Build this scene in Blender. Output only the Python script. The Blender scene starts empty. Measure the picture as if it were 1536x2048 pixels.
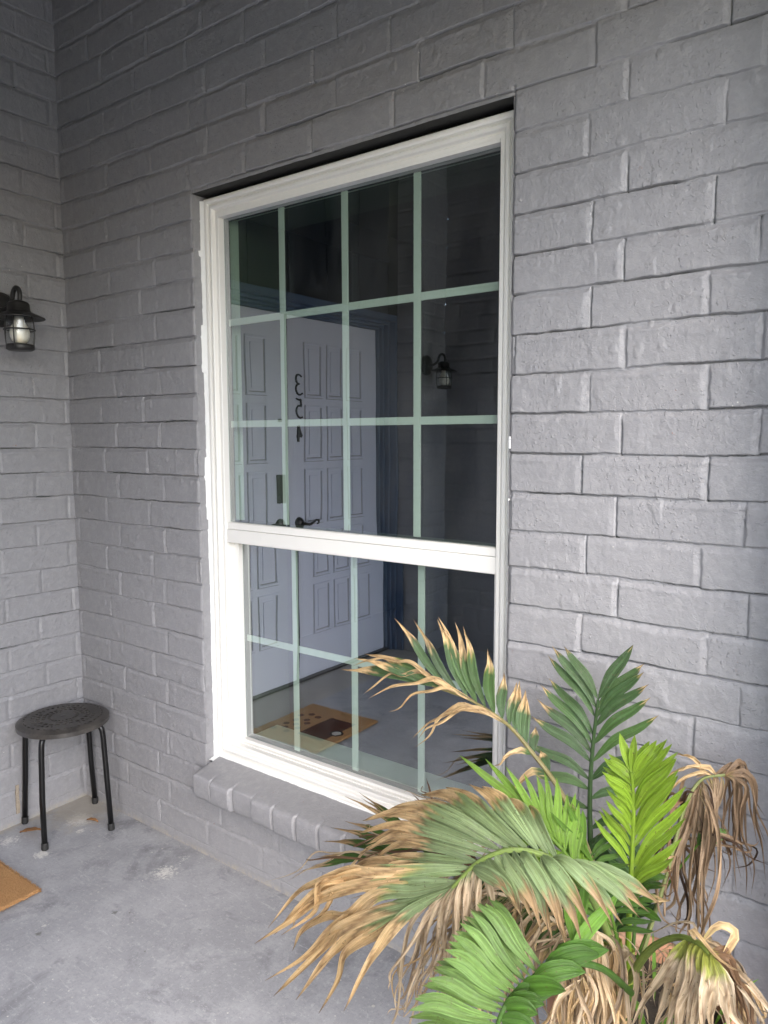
import bpy, bmesh, math, random
import numpy as np
from mathutils import Vector, Matrix
R = math.radians
scene = bpy.context.scene
C = scene.collection

# ------------------------------------------------------------------ camera
CAM = Vector((2.6805, -1.5818, 1.42)); F = 1502.1; PITCH, YAW, ROLL = .0995, .6451, -.0031
fw = Vector((-math.sin(YAW)*math.cos(PITCH), math.cos(YAW)*math.cos(PITCH), -math.sin(PITCH)))
rt0 = Vector((math.cos(YAW), math.sin(YAW), 0)); up0 = rt0.cross(fw)
rt = rt0*math.cos(ROLL) + up0*math.sin(ROLL); up = -rt0*math.sin(ROLL) + up0*math.cos(ROLL)
cd = bpy.data.cameras.new('camera'); cam = bpy.data.objects.new('camera', cd); C.objects.link(cam)
cam.matrix_world = Matrix(((rt.x, up.x, -fw.x, CAM.x), (rt.y, up.y, -fw.y, CAM.y), (rt.z, up.z, -fw.z, CAM.z), (0, 0, 0, 1)))
cd.sensor_fit = 'VERTICAL'; cd.sensor_height = 24; cd.lens = 24*F/2048
cd.clip_start = .02; cd.clip_end = 500
scene.camera = cam
scene.render.resolution_x = 768; scene.render.resolution_y = 1024

# ------------------------------------------------------------------ light
SUN_EL, SUN_ROT = R(42), R(130)        # sky sun rotation: clockwise from +Y
w = bpy.data.worlds.new('World'); scene.world = w; w.use_nodes = True
wn = w.node_tree; wn.nodes.clear()
sky = wn.nodes.new('ShaderNodeTexSky'); sky.sky_type = 'NISHITA'; sky.sun_disc = False
sky.sun_elevation = SUN_EL; sky.sun_rotation = SUN_ROT; sky.air_density = 1.0; sky.dust_density = 2.2; sky.ozone_density = .8
bgn = wn.nodes.new('ShaderNodeBackground'); bgn.inputs[1].default_value = .15
wo = wn.nodes.new('ShaderNodeOutputWorld')
wn.links.new(sky.outputs[0], bgn.inputs[0]); wn.links.new(bgn.outputs[0], wo.inputs[0])
sl = bpy.data.lights.new('sun', 'SUN'); sun = bpy.data.objects.new('sun', sl); C.objects.link(sun)
sl.energy = 1.5; sl.angle = R(75); sl.color = (.93, .945, 1)
sd = Vector((math.sin(SUN_ROT)*math.cos(SUN_EL), math.cos(SUN_ROT)*math.cos(SUN_EL), math.sin(SUN_EL)))
sun.rotation_euler = sd.to_track_quat('Z', 'Y').to_euler()
scene.view_settings.view_transform = 'Standard'; scene.view_settings.look = 'None'
scene.view_settings.gamma = 1; scene.view_settings.exposure = 2.0
scene.cycles.max_bounces = 10; scene.cycles.transparent_max_bounces = 16
scene.cycles.diffuse_bounces = 5; scene.cycles.sample_clamp_indirect = 6
scene.cycles.caustics_reflective = False; scene.cycles.caustics_refractive = False

# ------------------------------------------------------------------ helpers
def at(px, py, Y):
    d = fw*F + rt*(px-768) - up*(py-1024)
    return CAM + d*((Y-CAM.y)/d.y)

def tag(o, label=None, cat=None, group=None, kind=None):
    if label: o['label'] = label
    if cat: o['category'] = cat
    if group: o['group'] = group
    if kind: o['kind'] = kind
    return o
def empty(name, loc=(0, 0, 0)):
    o = bpy.data.objects.new(name, None); C.objects.link(o); o.location = loc; return o
def link(name, me, mat, parent=None):
    o = bpy.data.objects.new(name, me); C.objects.link(o)
    if mat: me.materials.append(mat)
    if parent:
        o.parent = parent
        o.location = -Vector(parent_world(parent))
    return o
def parent_world(p):
    v = Vector(p.location)
    while p.parent: p = p.parent; v += Vector(p.location)
    return v
def obj(name, bm, mat, parent=None, smooth=False, bevel=0):
    if bevel:
        bmesh.ops.bevel(bm, geom=[e for e in bm.edges if e.is_manifold and e.calc_face_angle(0) > .5], offset=bevel, segments=2, affect='EDGES', profile=.5)
    me = bpy.data.meshes.new(name); bm.normal_update(); bm.to_mesh(me); bm.free()
    if smooth:
        for p in me.polygons: p.use_smooth = True
    return link(name, me, mat, parent)
def npmesh(name, V, Fc, mat, parent=None, smooth=True, cols=None):
    me = bpy.data.meshes.new(name)
    me.vertices.add(len(V)); me.vertices.foreach_set('co', np.asarray(V, np.float32).ravel())
    Fc = np.asarray(Fc, np.int32); n = len(Fc)
    me.loops.add(n*4); me.loops.foreach_set('vertex_index', Fc.ravel())
    me.polygons.add(n); me.polygons.foreach_set('loop_start', np.arange(0, n*4, 4, dtype=np.int32))
    me.update(calc_edges=True)
    me.polygons.foreach_set('use_smooth', np.full(n, smooth))
    if cols is not None:
        ca = me.color_attributes.new('col', 'FLOAT_COLOR', 'POINT')
        ca.data.foreach_set('color', np.asarray(cols, np.float32).ravel())
    return link(name, me, mat, parent)
def box(bm, x0, x1, y0, y1, z0, z1):
    r = bmesh.ops.create_cube(bm, size=1)
    for v in r['verts']:
        v.co = Vector(((x0+x1)/2+v.co.x*(x1-x0), (y0+y1)/2+v.co.y*(y1-y0), (z0+z1)/2+v.co.z*(z1-z0)))
    return r['verts']
def tube(bm, pts, r, n=12, caps=True):
    pts = [Vector(p) for p in pts]; rings = []
    rr = r if isinstance(r, (list, tuple)) else [r]*len(pts)
    prev = None
    for i, p in enumerate(pts):
        t = (pts[min(i+1, len(pts)-1)] - pts[max(i-1, 0)]).normalized()
        a = prev if prev else (Vector((0, 0, 1)) if abs(t.z) < .9 else Vector((1, 0, 0)))
        u = (a - t*a.dot(t)).normalized(); prev = u; v = t.cross(u)
        rings.append([bm.verts.new(p + (u*math.cos(k*2*math.pi/n) + v*math.sin(k*2*math.pi/n))*rr[i]) for k in range(n)])
    for a, b in zip(rings, rings[1:]):
        for k in range(n): bm.faces.new((a[k], a[(k+1) % n], b[(k+1) % n], b[k]))
    if caps:
        bm.faces.new(rings[0][::-1]); bm.faces.new(rings[-1])
def lathe(bm, prof, c, n=40, closed=False, axis='Z'):
    c = Vector(c); rings = []
    for r, h in prof:
        ring = []
        for k in range(n):
            a = k*2*math.pi/n
            q = Vector((r*math.cos(a), r*math.sin(a), h)) if axis == 'Z' else Vector((h, r*math.cos(a), r*math.sin(a)))
            ring.append(bm.verts.new(c+q))
        rings.append(ring)
    prs = list(zip(rings, rings[1:])) + ([(rings[-1], rings[0])] if closed else [])
    for a, b in prs:
        for k in range(n): bm.faces.new((a[k], a[(k+1) % n], b[(k+1) % n], b[k]))
    if not closed:
        bm.faces.new(rings[0][::-1]); bm.faces.new(rings[-1])
    bmesh.ops.recalc_face_normals(bm, faces=bm.faces)
def bez(pts, n):
    """Catmull-Rom through pts"""
    P = [Vector(p) for p in pts]; P = [P[0]*2-P[1]] + P + [P[-1]*2-P[-2]]; out = []
    for i in range(n):
        s = i/(n-1)*(len(P)-3); k = min(int(s), len(P)-4); t = s-k
        a, b, c, d = P[k:k+4]
        out.append(.5*((2*b) + (c-a)*t + (2*a-5*b+4*c-d)*t*t + (3*b-3*c+d-a)*t**3))
    return out

# ------------------------------------------------------------------ materials
def new_mat(name):
    m = bpy.data.materials.new(name); m.use_nodes = True
    nt = m.node_tree; b = nt.nodes['Principled BSDF']; return m, nt, b
class N:
    def __init__(s, nt): s.nt = nt; s.co = nt.nodes.new('ShaderNodeTexCoord').outputs['Object']
    def noise(s, sc, det=4, ro=.55, vec=None, dist=0):
        n = s.nt.nodes.new('ShaderNodeTexNoise'); n.inputs['Scale'].default_value = sc; n.inputs['Detail'].default_value = det
        n.inputs['Roughness'].default_value = ro; n.inputs['Distortion'].default_value = dist
        s.nt.links.new(vec or s.co, n.inputs['Vector']); return n.outputs['Fac']
    def vor(s, sc, vec=None, feat='F1'):
        n = s.nt.nodes.new('ShaderNodeTexVoronoi'); n.inputs['Scale'].default_value = sc; n.feature = feat
        s.nt.links.new(vec or s.co, n.inputs['Vector']); return n.outputs['Distance']
    def ramp(s, f, a, b, c0=(0, 0, 0, 1), c1=(1, 1, 1, 1)):
        n = s.nt.nodes.new('ShaderNodeValToRGB'); e = n.color_ramp.elements
        if a > b: a, b, c0, c1 = b, a, c1, c0
        e[0].position = a; e[1].position = b; e[0].color = c0; e[1].color = c1
        s.nt.links.new(f, n.inputs[0]); return n.outputs[0]
    def mix(s, f, a, b, mode='MIX'):
        n = s.nt.nodes.new('ShaderNodeMix'); n.data_type = 'RGBA'; n.blend_type = mode
        for i, v in ((0, f), (6, a), (7, b)):
            if hasattr(v, 'is_linked'): s.nt.links.new(v, n.inputs[i])
            elif i == 0: n.inputs[0].default_value = v
            else: n.inputs[i].default_value = (*v, 1) if len(v) == 3 else v
        return n.outputs[2]
    def math(s, op, a, b=0.):
        n = s.nt.nodes.new('ShaderNodeMath'); n.operation = op
        for i, v in ((0, a), (1, b)):
            if hasattr(v, 'is_linked'): s.nt.links.new(v, n.inputs[i])
            else: n.inputs[i].default_value = v
        return n.outputs[0]
    def map(s, sc=(1, 1, 1), loc=(0, 0, 0), rot=(0, 0, 0)):
        n = s.nt.nodes.new('ShaderNodeMapping'); n.inputs['Scale'].default_value = sc; n.inputs['Location'].default_value = loc
        n.inputs['Rotation'].default_value = rot; s.nt.links.new(s.co, n.inputs[0]); return n.outputs[0]
    def bump(s, h, st, dist, nrm=None):
        n = s.nt.nodes.new('ShaderNodeBump'); n.inputs['Strength'].default_value = st; n.inputs['Distance'].default_value = dist
        s.nt.links.new(h, n.inputs['Height'])
        if nrm: s.nt.links.new(nrm, n.inputs['Normal'])
        return n.outputs[0]
    def spot(s, x, y, z, r):
        """1 near the point, falls to 0 at distance r"""
        n = s.nt.nodes.new('ShaderNodeVectorMath'); n.operation = 'DISTANCE'; s.nt.links.new(s.co, n.inputs[0]); n.inputs[1].default_value = (x, y, z)
        m = s.nt.nodes.new('ShaderNodeMapRange'); s.nt.links.new(n.outputs['Value'], m.inputs[0])
        m.inputs[1].default_value = 0; m.inputs[2].default_value = r; m.inputs[3].default_value = 1; m.inputs[4].default_value = 0
        return m.outputs[0]
    def sep(s, vec=None):
        n = s.nt.nodes.new('ShaderNodeSeparateXYZ'); s.nt.links.new(vec or s.co, n.inputs[0]); return n.outputs

def paint_mat():
    m, nt, b = new_mat('grey_brick_paint'); n = N(nt)
    c = n.mix(n.noise(3.2, 4), (.243, .242, .254), (.290, .288, .300))
    c = n.mix(n.ramp(n.noise(38, 4, .7), .45, .75), c, (.315, .312, .322))
    # reddish brick showing through small chips, pale chips
    red = n.math('MULTIPLY', n.ramp(n.noise(11, 2), .62, .70), n.ramp(n.noise(95, 3, .7), .66, .70))
    c = n.mix(red, c, (.26, .11, .085))
    wh = n.math('MULTIPLY', n.ramp(n.vor(38), .07, .045), n.ramp(n.noise(5.3, 2), .60, .66))
    c = n.mix(wh, c, (.62, .61, .58))
    dk = n.math('MULTIPLY', n.ramp(n.vor(62), .085, .05), n.ramp(n.noise(7.3, 2), .60, .66))
    c = n.mix(dk, c, (.06, .058, .06))
    # splash-up dirt along the foot of the wall
    z = n.sep()[2]
    foot = n.math('MULTIPLY', n.ramp(z, .022, .0), n.ramp(n.noise(26, 6, .8), .42, .56))
    c = n.mix(foot, c, (.36, .33, .28))
    nt.links.new(c, b.inputs['Base Color'])
    b.inputs['Roughness'].default_value = .46; b.inputs['Specular IOR Level'].default_value = .5
    nt.links.new(n.ramp(n.noise(40, 3), .3, .75, (.36,)*3+(1,), (.56,)*3+(1,)), b.inputs['Roughness'])
    fine = n.math('ADD', n.math('MULTIPLY', n.noise(130, 3, .6), .5), n.math('MULTIPLY', n.noise(330, 2), .22))
    pit = n.math('MULTIPLY', n.ramp(n.noise(150, 2, .5), .60, .70), n.ramp(n.noise(6.5, 3), .42, .58))
    h = n.math('ADD', fine, n.math('MULTIPLY', pit, .45))
    nt.links.new(n.bump(h, .9, .0030), b.inputs['Normal'])
    return m
M = {}
M['paint'] = paint_mat()

def floor_mat():
    m, nt, b = new_mat('painted_concrete'); n = N(nt)
    c = n.mix(n.ramp(n.noise(1.7, 5, .6), .3, .7), (.262, .266, .282), (.325, .329, .347))
    c = n.mix(n.ramp(n.noise(7, 6, .75), .46, .66), c, (.37, .373, .39))
    c = n.mix(n.ramp(n.noise(4.6, 5, .7, dist=.8), .55, .68), c, (.20, .203, .218))
    # fine pale scuffs drawn out in one direction
    c = n.mix(n.math('MULTIPLY', n.ramp(n.noise(20, 5, .75, vec=n.map((1, 3.4, 1), rot=(0, 0, .5))), .55, .68), .35), c, (.45, .45, .47))
    grain = n.noise(85, 5, .8)
    # spilled plaster dust
    tot = None
    for (x, y, r, k) in [(.16, -.127, .10, 1), (.235, -.17, .05, .8), (.70, -.15, .11, .8), (.68, -.06, .10, .55), (.27, -.335, .055, 1),
                      (.09, -.36, .11, .75), (.02, -.40, .09, .7), (.66, -.44, .10, .45), (.64, -.53, .07, .55), (1.12, -.18, .05, .5), (1.0, -.5, .12, .35),
                      (.56, -.10, .06, .5), (.82, -.25, .13, .45), (1.25, -.75, .2, .3), (.02, -.2, .12, .5)]:
        q = n.math('MULTIPLY', n.spot(x, y, 0, r), k)
        tot = q if tot is None else n.math('MAXIMUM', tot, q)
    dust = n.ramp(n.math('ADD', n.math('MULTIPLY', tot, .62), grain), .82, .96)
    c = n.mix(n.math('MULTIPLY', dust, .9), c, (.66, .65, .61))
    # crisp scratches and tiny nicks
    scr = n.math('MULTIPLY', n.ramp(n.noise(7, 6, .85, vec=n.map((1, 9, 1), rot=(0, 0, .9))), .585, .62), n.ramp(n.noise(3.1, 3), .45, .55))
    c = n.mix(n.math('MULTIPLY', scr, .38), c, (.55, .55, .56))
    scr = n.math('MULTIPLY', n.ramp(n.noise(9, 6, .85, vec=n.map((8, 1, 1), rot=(0, 0, .35))), .59, .63), n.ramp(n.noise(2.3, 3), .47, .58))
    c = n.mix(n.math('MULTIPLY', scr, .35), c, (.13, .135, .145))
    c = n.mix(n.math('MULTIPLY', n.ramp(n.noise(110, 4, .9), .52, .62), .35), c, (.17, .172, .18))
    c = n.mix(n.math('MULTIPLY', n.ramp(n.noise(60, 4, .9), .575, .62), .45), c, (.52, .52, .52))
    # pale specks everywhere
    sp = n.math('MULTIPLY', n.ramp(n.vor(26), .065, .045), n.ramp(n.noise(6, 2), .50, .56))
    c = n.mix(sp, c, (.60, .585, .55))
    sp2 = n.math('MULTIPLY', n.ramp(n.vor(11.3), .055, .045), n.ramp(n.noise(2.6, 2), .50, .56))
    c = n.mix(sp2, c, (.47, .46, .43))
    # a few dark blots
    tot = None
    for (x, y, r) in [(.752, -.37, .012), (.79, -.345, .006), (.66, -.56, .012), (.97, -.42, .004), (1.02, -.27, .006)]:
        q = n.spot(x, y, 0, r*2.2); tot = q if tot is None else n.math('MAXIMUM', tot, q)
    c = n.mix(n.math('MULTIPLY', n.ramp(n.math('ADD', n.math('MULTIPLY', tot, .5), grain), .80, .92), .75), c, (.09, .095, .08))
    # dirt gathered in the corner and along the walls
    xyz = n.sep()
    ed = n.math('MAXIMUM', n.ramp(xyz[1], -.035, 0.005), n.ramp(xyz[0], .05, 0.0))
    ed = n.math('MAXIMUM', ed, n.math('MULTIPLY', n.spot(.06, -.05, 0, .30), 1.1))
    dm = n.ramp(n.math('ADD', n.math('MULTIPLY', ed, .5), n.noise(18, 6, .8)), .66, .90)
    c = n.mix(n.math('MULTIPLY', dm, .75), c, (.36, .325, .27))
    nt.links.new(c, b.inputs['Base Color'])
    nt.links.new(n.ramp(n.noise(5, 4), .3, .7, (.34,)*3+(1,), (.55,)*3+(1,)), b.inputs['Roughness'])
    h = n.math('ADD', n.noise(14, 4), n.math('MULTIPLY', n.noise(170, 3), .12))
    nt.links.new(n.bump(h, .35, .004), b.inputs['Normal'])
    return m
M['floor'] = floor_mat()

def simple(name, col, rough=.4, metal=0, spec=.5, nz=0, nsc=60, var=0, vsc=8):
    m, nt, b = new_mat(name); n = N(nt)
    if var:
        c = n.mix(n.noise(vsc, 4, .6), tuple(v*(1-var) for v in col), tuple(min(1, v*(1+var)) for v in col))
        nt.links.new(c, b.inputs['Base Color'])
    else: b.inputs['Base Color'].default_value = (*col, 1)
    b.inputs['Roughness'].default_value = rough; b.inputs['Metallic'].default_value = metal; b.inputs['Specular IOR Level'].default_value = spec
    if nz: nt.links.new(n.bump(n.noise(nsc, 3), nz, .002), b.inputs['Normal'])
    return m
M['vinyl'] = simple('white_vinyl', (.80, .79, .755), .32, var=.03, vsc=3)
M['caulk'] = simple('white_caulk', (.76, .77, .76), .5, nz=.8, nsc=160)
M['muntin'] = simple('muntin_white', (.80, .80, .78), .35)
M['gasket'] = simple('dark_gasket', (.05, .06, .05), .5)
M['black_metal'] = simple('black_metal', (.006, .006, .0065), .3, spec=.35, var=.3, vsc=30)
M['lamp_metal'] = simple('lamp_black_metal', (.018, .017, .016), .42, spec=.5, var=.3, vsc=50, nz=.2, nsc=200)
M['rubber'] = simple('black_rubber', (.015, .015, .015), .6, nz=.3, nsc=220)
M['bronze'] = simple('dark_bronze', (.06, .052, .048), .3, metal=.6, var=.3, vsc=60)
M['door'] = simple('white_door_paint', (.80, .80, .89), .38, var=.04, vsc=6, nz=.15, nsc=30)
M['groove'] = simple('door_groove_grey', (.40, .38, .39), .6, var=.3, vsc=30)
M['blue'] = simple('slate_blue_trim_paint', (.085, .125, .20), .4, var=.15, vsc=5, nz=.15, nsc=30)
M['board'] = simple('dark_board_paint', (.028, .034, .045), .5, var=.2, vsc=4, nz=.2, nsc=30)
M['ceiling'] = simple('ceiling_boards', (.12, .105, .085), .6, var=.15, vsc=4)
M['plaster'] = simple('interior_plaster', (.50, .49, .46), .7, var=.05)
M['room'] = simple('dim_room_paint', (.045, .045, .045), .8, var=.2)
M['bulb'] = simple('white_glass_bulb', (.85, .83, .76), .3)
M['number'] = simple('black_number', (.01, .01, .01), .35)

def glass_mat(name, tint, ior, rough=0.0, dust=False):
    m, nt, b = new_mat(name); nt.nodes.remove(b)
    out = nt.nodes['Material Output']
    tr = nt.nodes.new('ShaderNodeBsdfTransparent'); tr.inputs[0].default_value = (*tint, 1)
    gl = nt.nodes.new('ShaderNodeBsdfGlossy'); gl.inputs['Roughness'].default_value = rough; gl.inputs[0].default_value = (.93, .96, 1, 1)
    # Schlick reflectance from both sides of the pane
    n = N(nt); lw = nt.nodes.new('ShaderNodeLayerWeight'); lw.inputs[0].default_value = .5
    fr = n.math('ADD', n.math('MULTIPLY', n.math('POWER', lw.outputs['Facing'], 5.0), 1-ior), ior).node
    mx = nt.nodes.new('ShaderNodeMixShader')
    nt.links.new(fr.outputs[0], mx.inputs[0]); nt.links.new(tr.outputs[0], mx.inputs[1]); nt.links.new(gl.outputs[0], mx.inputs[2])
    if dust:
        # faint wipe marks and dust on the pane, and the slight waviness of real glass
        df_ = nt.nodes.new('ShaderNodeBsdfDiffuse'); df_.inputs[0].default_value = (.62, .64, .62, 1)
        sm_ = n.math('ADD', n.math('MULTIPLY', n.ramp(n.noise(3.5, 5, .75, vec=n.map((1, 1, .35), rot=(0, .5, 0))), .45, .75), .05), n.math('MULTIPLY', n.ramp(n.vor(70), .10, .05), .10))
        m2_ = nt.nodes.new('ShaderNodeMixShader'); nt.links.new(sm_, m2_.inputs[0]); nt.links.new(mx.outputs[0], m2_.inputs[1]); nt.links.new(df_.outputs[0], m2_.inputs[2]); mx = m2_
        nt.links.new(n.bump(n.noise(3.2, 1), .06, .010), gl.inputs['Normal'])
    nt.links.new(mx.outputs[0], out.inputs[0]); return m
M['pane'] = glass_mat('window_glass', (.80, .93, .85), .36, dust=True)
M['pane_in'] = glass_mat('window_glass_inner', (.90, .95, .92), .05)
M['clear'] = glass_mat('lantern_glass', (.93, .93, .90), .05)

# ------------------------------------------------------------------ numpy noise
rs = np.random.RandomState(4)
TAB = rs.rand(256, 256)
def vn(x, y):
    xi = np.floor(x).astype(int); yi = np.floor(y).astype(int); fx = x-xi; fy = y-yi
    fx = fx*fx*(3-2*fx); fy = fy*fy*(3-2*fy)
    g = lambda a, b: TAB[a % 256, b % 256]
    return (g(xi, yi)*(1-fx)+g(xi+1, yi)*fx)*(1-fy) + (g(xi, yi+1)*(1-fx)+g(xi+1, yi+1)*fx)*fy - .5
def fbm(x, y, o=3):
    s = 0; a = 1
    for i in range(o): s = s + a*vn(x*2**i+17*i, y*2**i+5*i); a *= .5
    return s
def sstep(a, b, x):
    t = np.clip((x-a)/(b-a), 0, 1); return t*t*(3-2*t)

CZ0, CC, BL = .9330, .0896, .2607       # course joint height, course pitch, brick length
def brick_h(u, z, off_even, off_odd, seed, sgn=1):
    """height (metres, 0 = brick face) of a painted brick wall at (u, z); joints are recessed"""
    u = u*sgn
    zz = z + .0048*fbm(u*4+seed, z*3, 2) + .0026*vn(u*26, z*25+seed)
    k = np.floor((zz-CZ0)/CC).astype(int); v = zz-CZ0-k*CC        # 0 .. CC inside the course, v small = bottom
    jit = lambda a, b, s: TAB[(a*37+s+seed*13) % 256, (b*61+s*7) % 256]
    off = np.where(k % 2 == 0, off_even, off_odd)
    uu = u + .002*vn(z*45+k*3.3, u*12+seed)
    n = np.floor((uu-off)/BL).astype(int)
    def pos(nn): return off+nn*BL+(jit(k+200, nn+200, 3)-.5)*.020
    p0 = pos(n); lo = uu < p0; n = np.where(lo, n-1, n); p0 = pos(n); p1 = pos(n+1)
    hi = uu > p1; n = np.where(hi, n+1, n); p0 = pos(n); p1 = pos(n+1)
    e = .0022*fbm(u*70, z*70+seed, 2)
    mh = .0115*(.7+.6*jit(k+90, n+11, 5)); mv = .0110*(.7+.7*jit(k+50, n+77, 9))
    dep = .0058*(.45+.9*jit(k+9, n+31, 1)); dpv = .0036*(.5+.8*jit(k+19, n+41, 8))
    # below the joint line the mortar slopes gently up to the brick below (gentle); above it the brick edge is crisp
    vb = v - jit(k+61, n+17, 12)*.0026 - (uu-(p0+p1)/2)*(jit(k+71, n+27, 2)-.5)*.022
    crisp_b = sstep(-.0005, .0028, vb-.0015+e)              # brick's own bottom edge
    gentle_t = 1-sstep(CC-mh-.004+e, CC-.001+e, v)*(.75+.25*vn(u*9, z*9))          # top edge falls away into the joint
    left = sstep(-.0005, .0034, uu-p0-.001+e)               # left end, crisp
    right = 1-sstep(-mv-.004, -.001, uu-p1+e)*.95
    hh = np.minimum(crisp_b, gentle_t); hv = np.minimum(left, right)
    fill = sstep(.15, .5, fbm(u*2.2+9, z*3.1+seed, 2))*.55      # places where paint and mortar have filled the joint
    h = np.minimum(-(1-hh)*dep, -(1-hv)*dpv)*(1-fill)
    h += (jit(k+3, n+5, 2)-.5)*.0034 + (uu-(p0+p1)/2)*(jit(k+7, n+8, 4)-.5)*.016 + (v-CC/2)*(jit(k+1, n+2, 6)-.5)*.03
    h += .0014*fbm(u*26, z*26+seed, 3) + .0005*vn(u*110, z*110)
    rgh = .35+.65*sstep(-.05, .3, fbm(u*4+3, z*7+seed+11, 2))
    h += rgh*.0011*np.abs(vn(u*62+5, z*62+seed)) + rgh*.0007*vn(u*150, z*150+seed)
    lump = sstep(.24, .40, vn(u*40+3, z*40+seed))*sstep(.0, .2, fbm(u*5, z*6+seed+40, 2)); h += lump*.0016
    # open cracks where the paint has not bridged the joint, just under a brick or beside its end
    ck = .15+.85*sstep(-.10, .14, fbm(u*5.1+60, z*6.3+seed, 3))
    h -= ck*.0072*np.exp(-((vb-.0002+e*.7)/(.0011+.0012*jit(k+33, n+3, 3)))**2) + sstep(-.05, .15, fbm(u*2.1+90, z*5.3+seed, 2))*.0090*np.exp(-((uu-p0-.0002+e*.7)/.0024)**2)
    # mortar smears standing proud along some brick edges
    h += sstep(.05, .3, fbm(u*7+20, z*9+seed, 2))*.0022*np.exp(-((v-CC+.012+e*2)/.004)**2)
    low = sstep(.10, .03, z); h = h*(1-.75*low)+low*.001              # thick paint smooths the foot of the wall
    return h

def course_rows(z0, z1):
    """rows packed closely where the bed joints run"""
    out = [z0]
    z = z0
    while z < z1-.0008:
        v = (z-CZ0+.009) % CC
        z += .0012 if v < .0215 else .0038
        out.append(min(z, z1))
    out[-1] = z1
    return np.array(out)
def sheet(name, u0, u1, z0, z1, step, place, mat, parent=None, courses=False):
    """place(u,z)->xyz ; cut = (u0,u1,z0,z1) opening left out"""
    us = np.linspace(u0, u1, max(2, int(round((u1-u0)/step))+1)); zs = np.linspace(z0, z1, max(2, int(round((z1-z0)/step))+1))
    if courses: zs = course_rows(z0, z1)
    U, Z = np.meshgrid(us, zs); V = np.stack(place(U, Z), -1).reshape(-1, 3)
    nu = len(us); i = np.arange(len(zs)-1)[:, None]*nu+np.arange(nu-1)[None, :]
    Fc = np.stack([i, i+1, i+1+nu, i+nu], -1).reshape(-1, 4)
    return V, Fc
def join(parts):
    V = []; Fc = []; o = 0
    for v, f in parts: V.append(v); Fc.append(f+o); o += len(v)
    return np.concatenate(V), np.concatenate(Fc)

# ------------------------------------------------------------------ ground, floor, ceiling
GZ = -.12
V, Fc = sheet('', -60, 60, -60, 60, 3, lambda u, v: (u, v, np.full_like(u, GZ)), None)
gm, nt, b = new_mat('lawn_ground'); n = N(nt)
nt.links.new(n.mix(n.noise(2, 6, .7), (.075, .095, .035), (.15, .16, .075)), b.inputs['Base Color']); b.inputs['Roughness'].default_value = .9
g = npmesh('ground', V, Fc, gm); tag(g, kind='structure')
gm2, nt, b = new_mat('concrete_path'); n = N(nt)
nt.links.new(n.mix(n.noise(3, 6, .7), (.50, .485, .46), (.62, .60, .57)), b.inputs['Base Color']); b.inputs['Roughness'].default_value = .8
bm = bmesh.new(); box(bm, 3.6, 9.5, -7, 3, GZ-.1, GZ+.01); o = obj('path', bm, gm2); tag(o, kind='structure')  # unseen path, made pale to bounce light into the porch

def floor_place(u, v):
    return u, v, .0012*fbm(u*3, v*3, 3)
V, Fc = sheet('', -.30, 3.5, -2.6, .06, .02, floor_place, None)
porch = npmesh('porch_floor', V, Fc, M['floor']); tag(porch, kind='structure')
bm = bmesh.new(); box(bm, -.34, 3.5, -2.7, .10, GZ-.1, -.006); o = obj('porch_slab', bm, M['floor']); tag(o, kind='structure')

# ceiling of boards
CEIL = 3.16
bm = bmesh.new()
x = -.4
while x < 2.7:
    box(bm, x, x+.137, -2.9, .15, CEIL, CEIL+.02); x += .14
box(bm, -.4, 3.1, -2.9, .4, CEIL+.021, CEIL+.06)
box(bm, 2.701, 2.86, -2.9, .4, 2.46, CEIL+.02)  # unseen edge beam, hung low to keep light off the upper walls
o = obj('porch_ceiling', bm, M['ceiling'], bevel=0); tag(o, kind='structure')

# ------------------------------------------------------------------ brick walls
XL, XR, ZT, ZS = .741, 1.856, 2.178, .338      # window opening
def round_edge(u, z, h):
    """roll the face back at the window opening's arrises"""
    ins = (z > ZS-.03) & (z < ZT+.02)
    e = .0014*vn(z*60, u*0+3)
    dl = np.where(ins, np.maximum(0, .008-np.abs(XL-u+e)), 0); dr = np.where(ins, np.maximum(0, .008-np.abs(u-XR+e)), 0)
    ins2 = (u > XL-.02) & (u < XR+.02)
    dt = np.where(ins2, np.maximum(0, .006-np.abs(z-ZT)), 0)
    return h-(dl**2+dr**2+dt**2)*90
def wall_face(u0, u1, z0, z1, step=.0024):
    def place(u, z):
        h = round_edge(u, z, brick_h(u, z, .212, .291, 3)); return u, -h, z
    return sheet('', u0, u1, z0, z1, step, place, None, None, True)
def reveal(x, sgn, z0, z1, y1=.10, course=True):
    """brick return inside the opening; sgn=+1 faces +X"""
    def place(y, z):
        h = brick_h(np.full_like(y, .06)+y*.2+x, z, .5, .5, 11+int(sgn))*1.0
        return x+sgn*(h*.22+.0008), y, z
    V, Fc = sheet('', .003, y1, z0, z1, .004, place, None)
    return V, (Fc if sgn > 0 else Fc[:, ::-1])
TOPZ = CEIL+.01; WR = 2.52
parts = [wall_face(-.01, XL, 0-.01, TOPZ), wall_face(XR, WR, -.01, TOPZ), wall_face(XL, XR, ZT, TOPZ), wall_face(XL, XR, -.01, ZS)]
lintel = sheet('', XL-.002, XR+.002, .002, .12, .008, lambda u, y: (u, y, ZT-.001+.0012*vn(u*50, y*50)), None)
parts += [reveal(XL-.0015, 1, ZS-.03, ZT+.004), reveal(XR, -1, ZS-.03, ZT+.004)]
wall = empty('brick_wall')
tag(wall, 'grey painted brick wall around the white window', 'wall')
V, Fc = join(parts); npmesh('brick_face', V, Fc, M['paint'], wall)
npmesh('lintel_underside', lintel[0], lintel[1][:, ::-1], simple('lintel_gap_black', (.008, .008, .008), .6), wall)  # underside coloured black, with the shade of the gap in it
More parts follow.
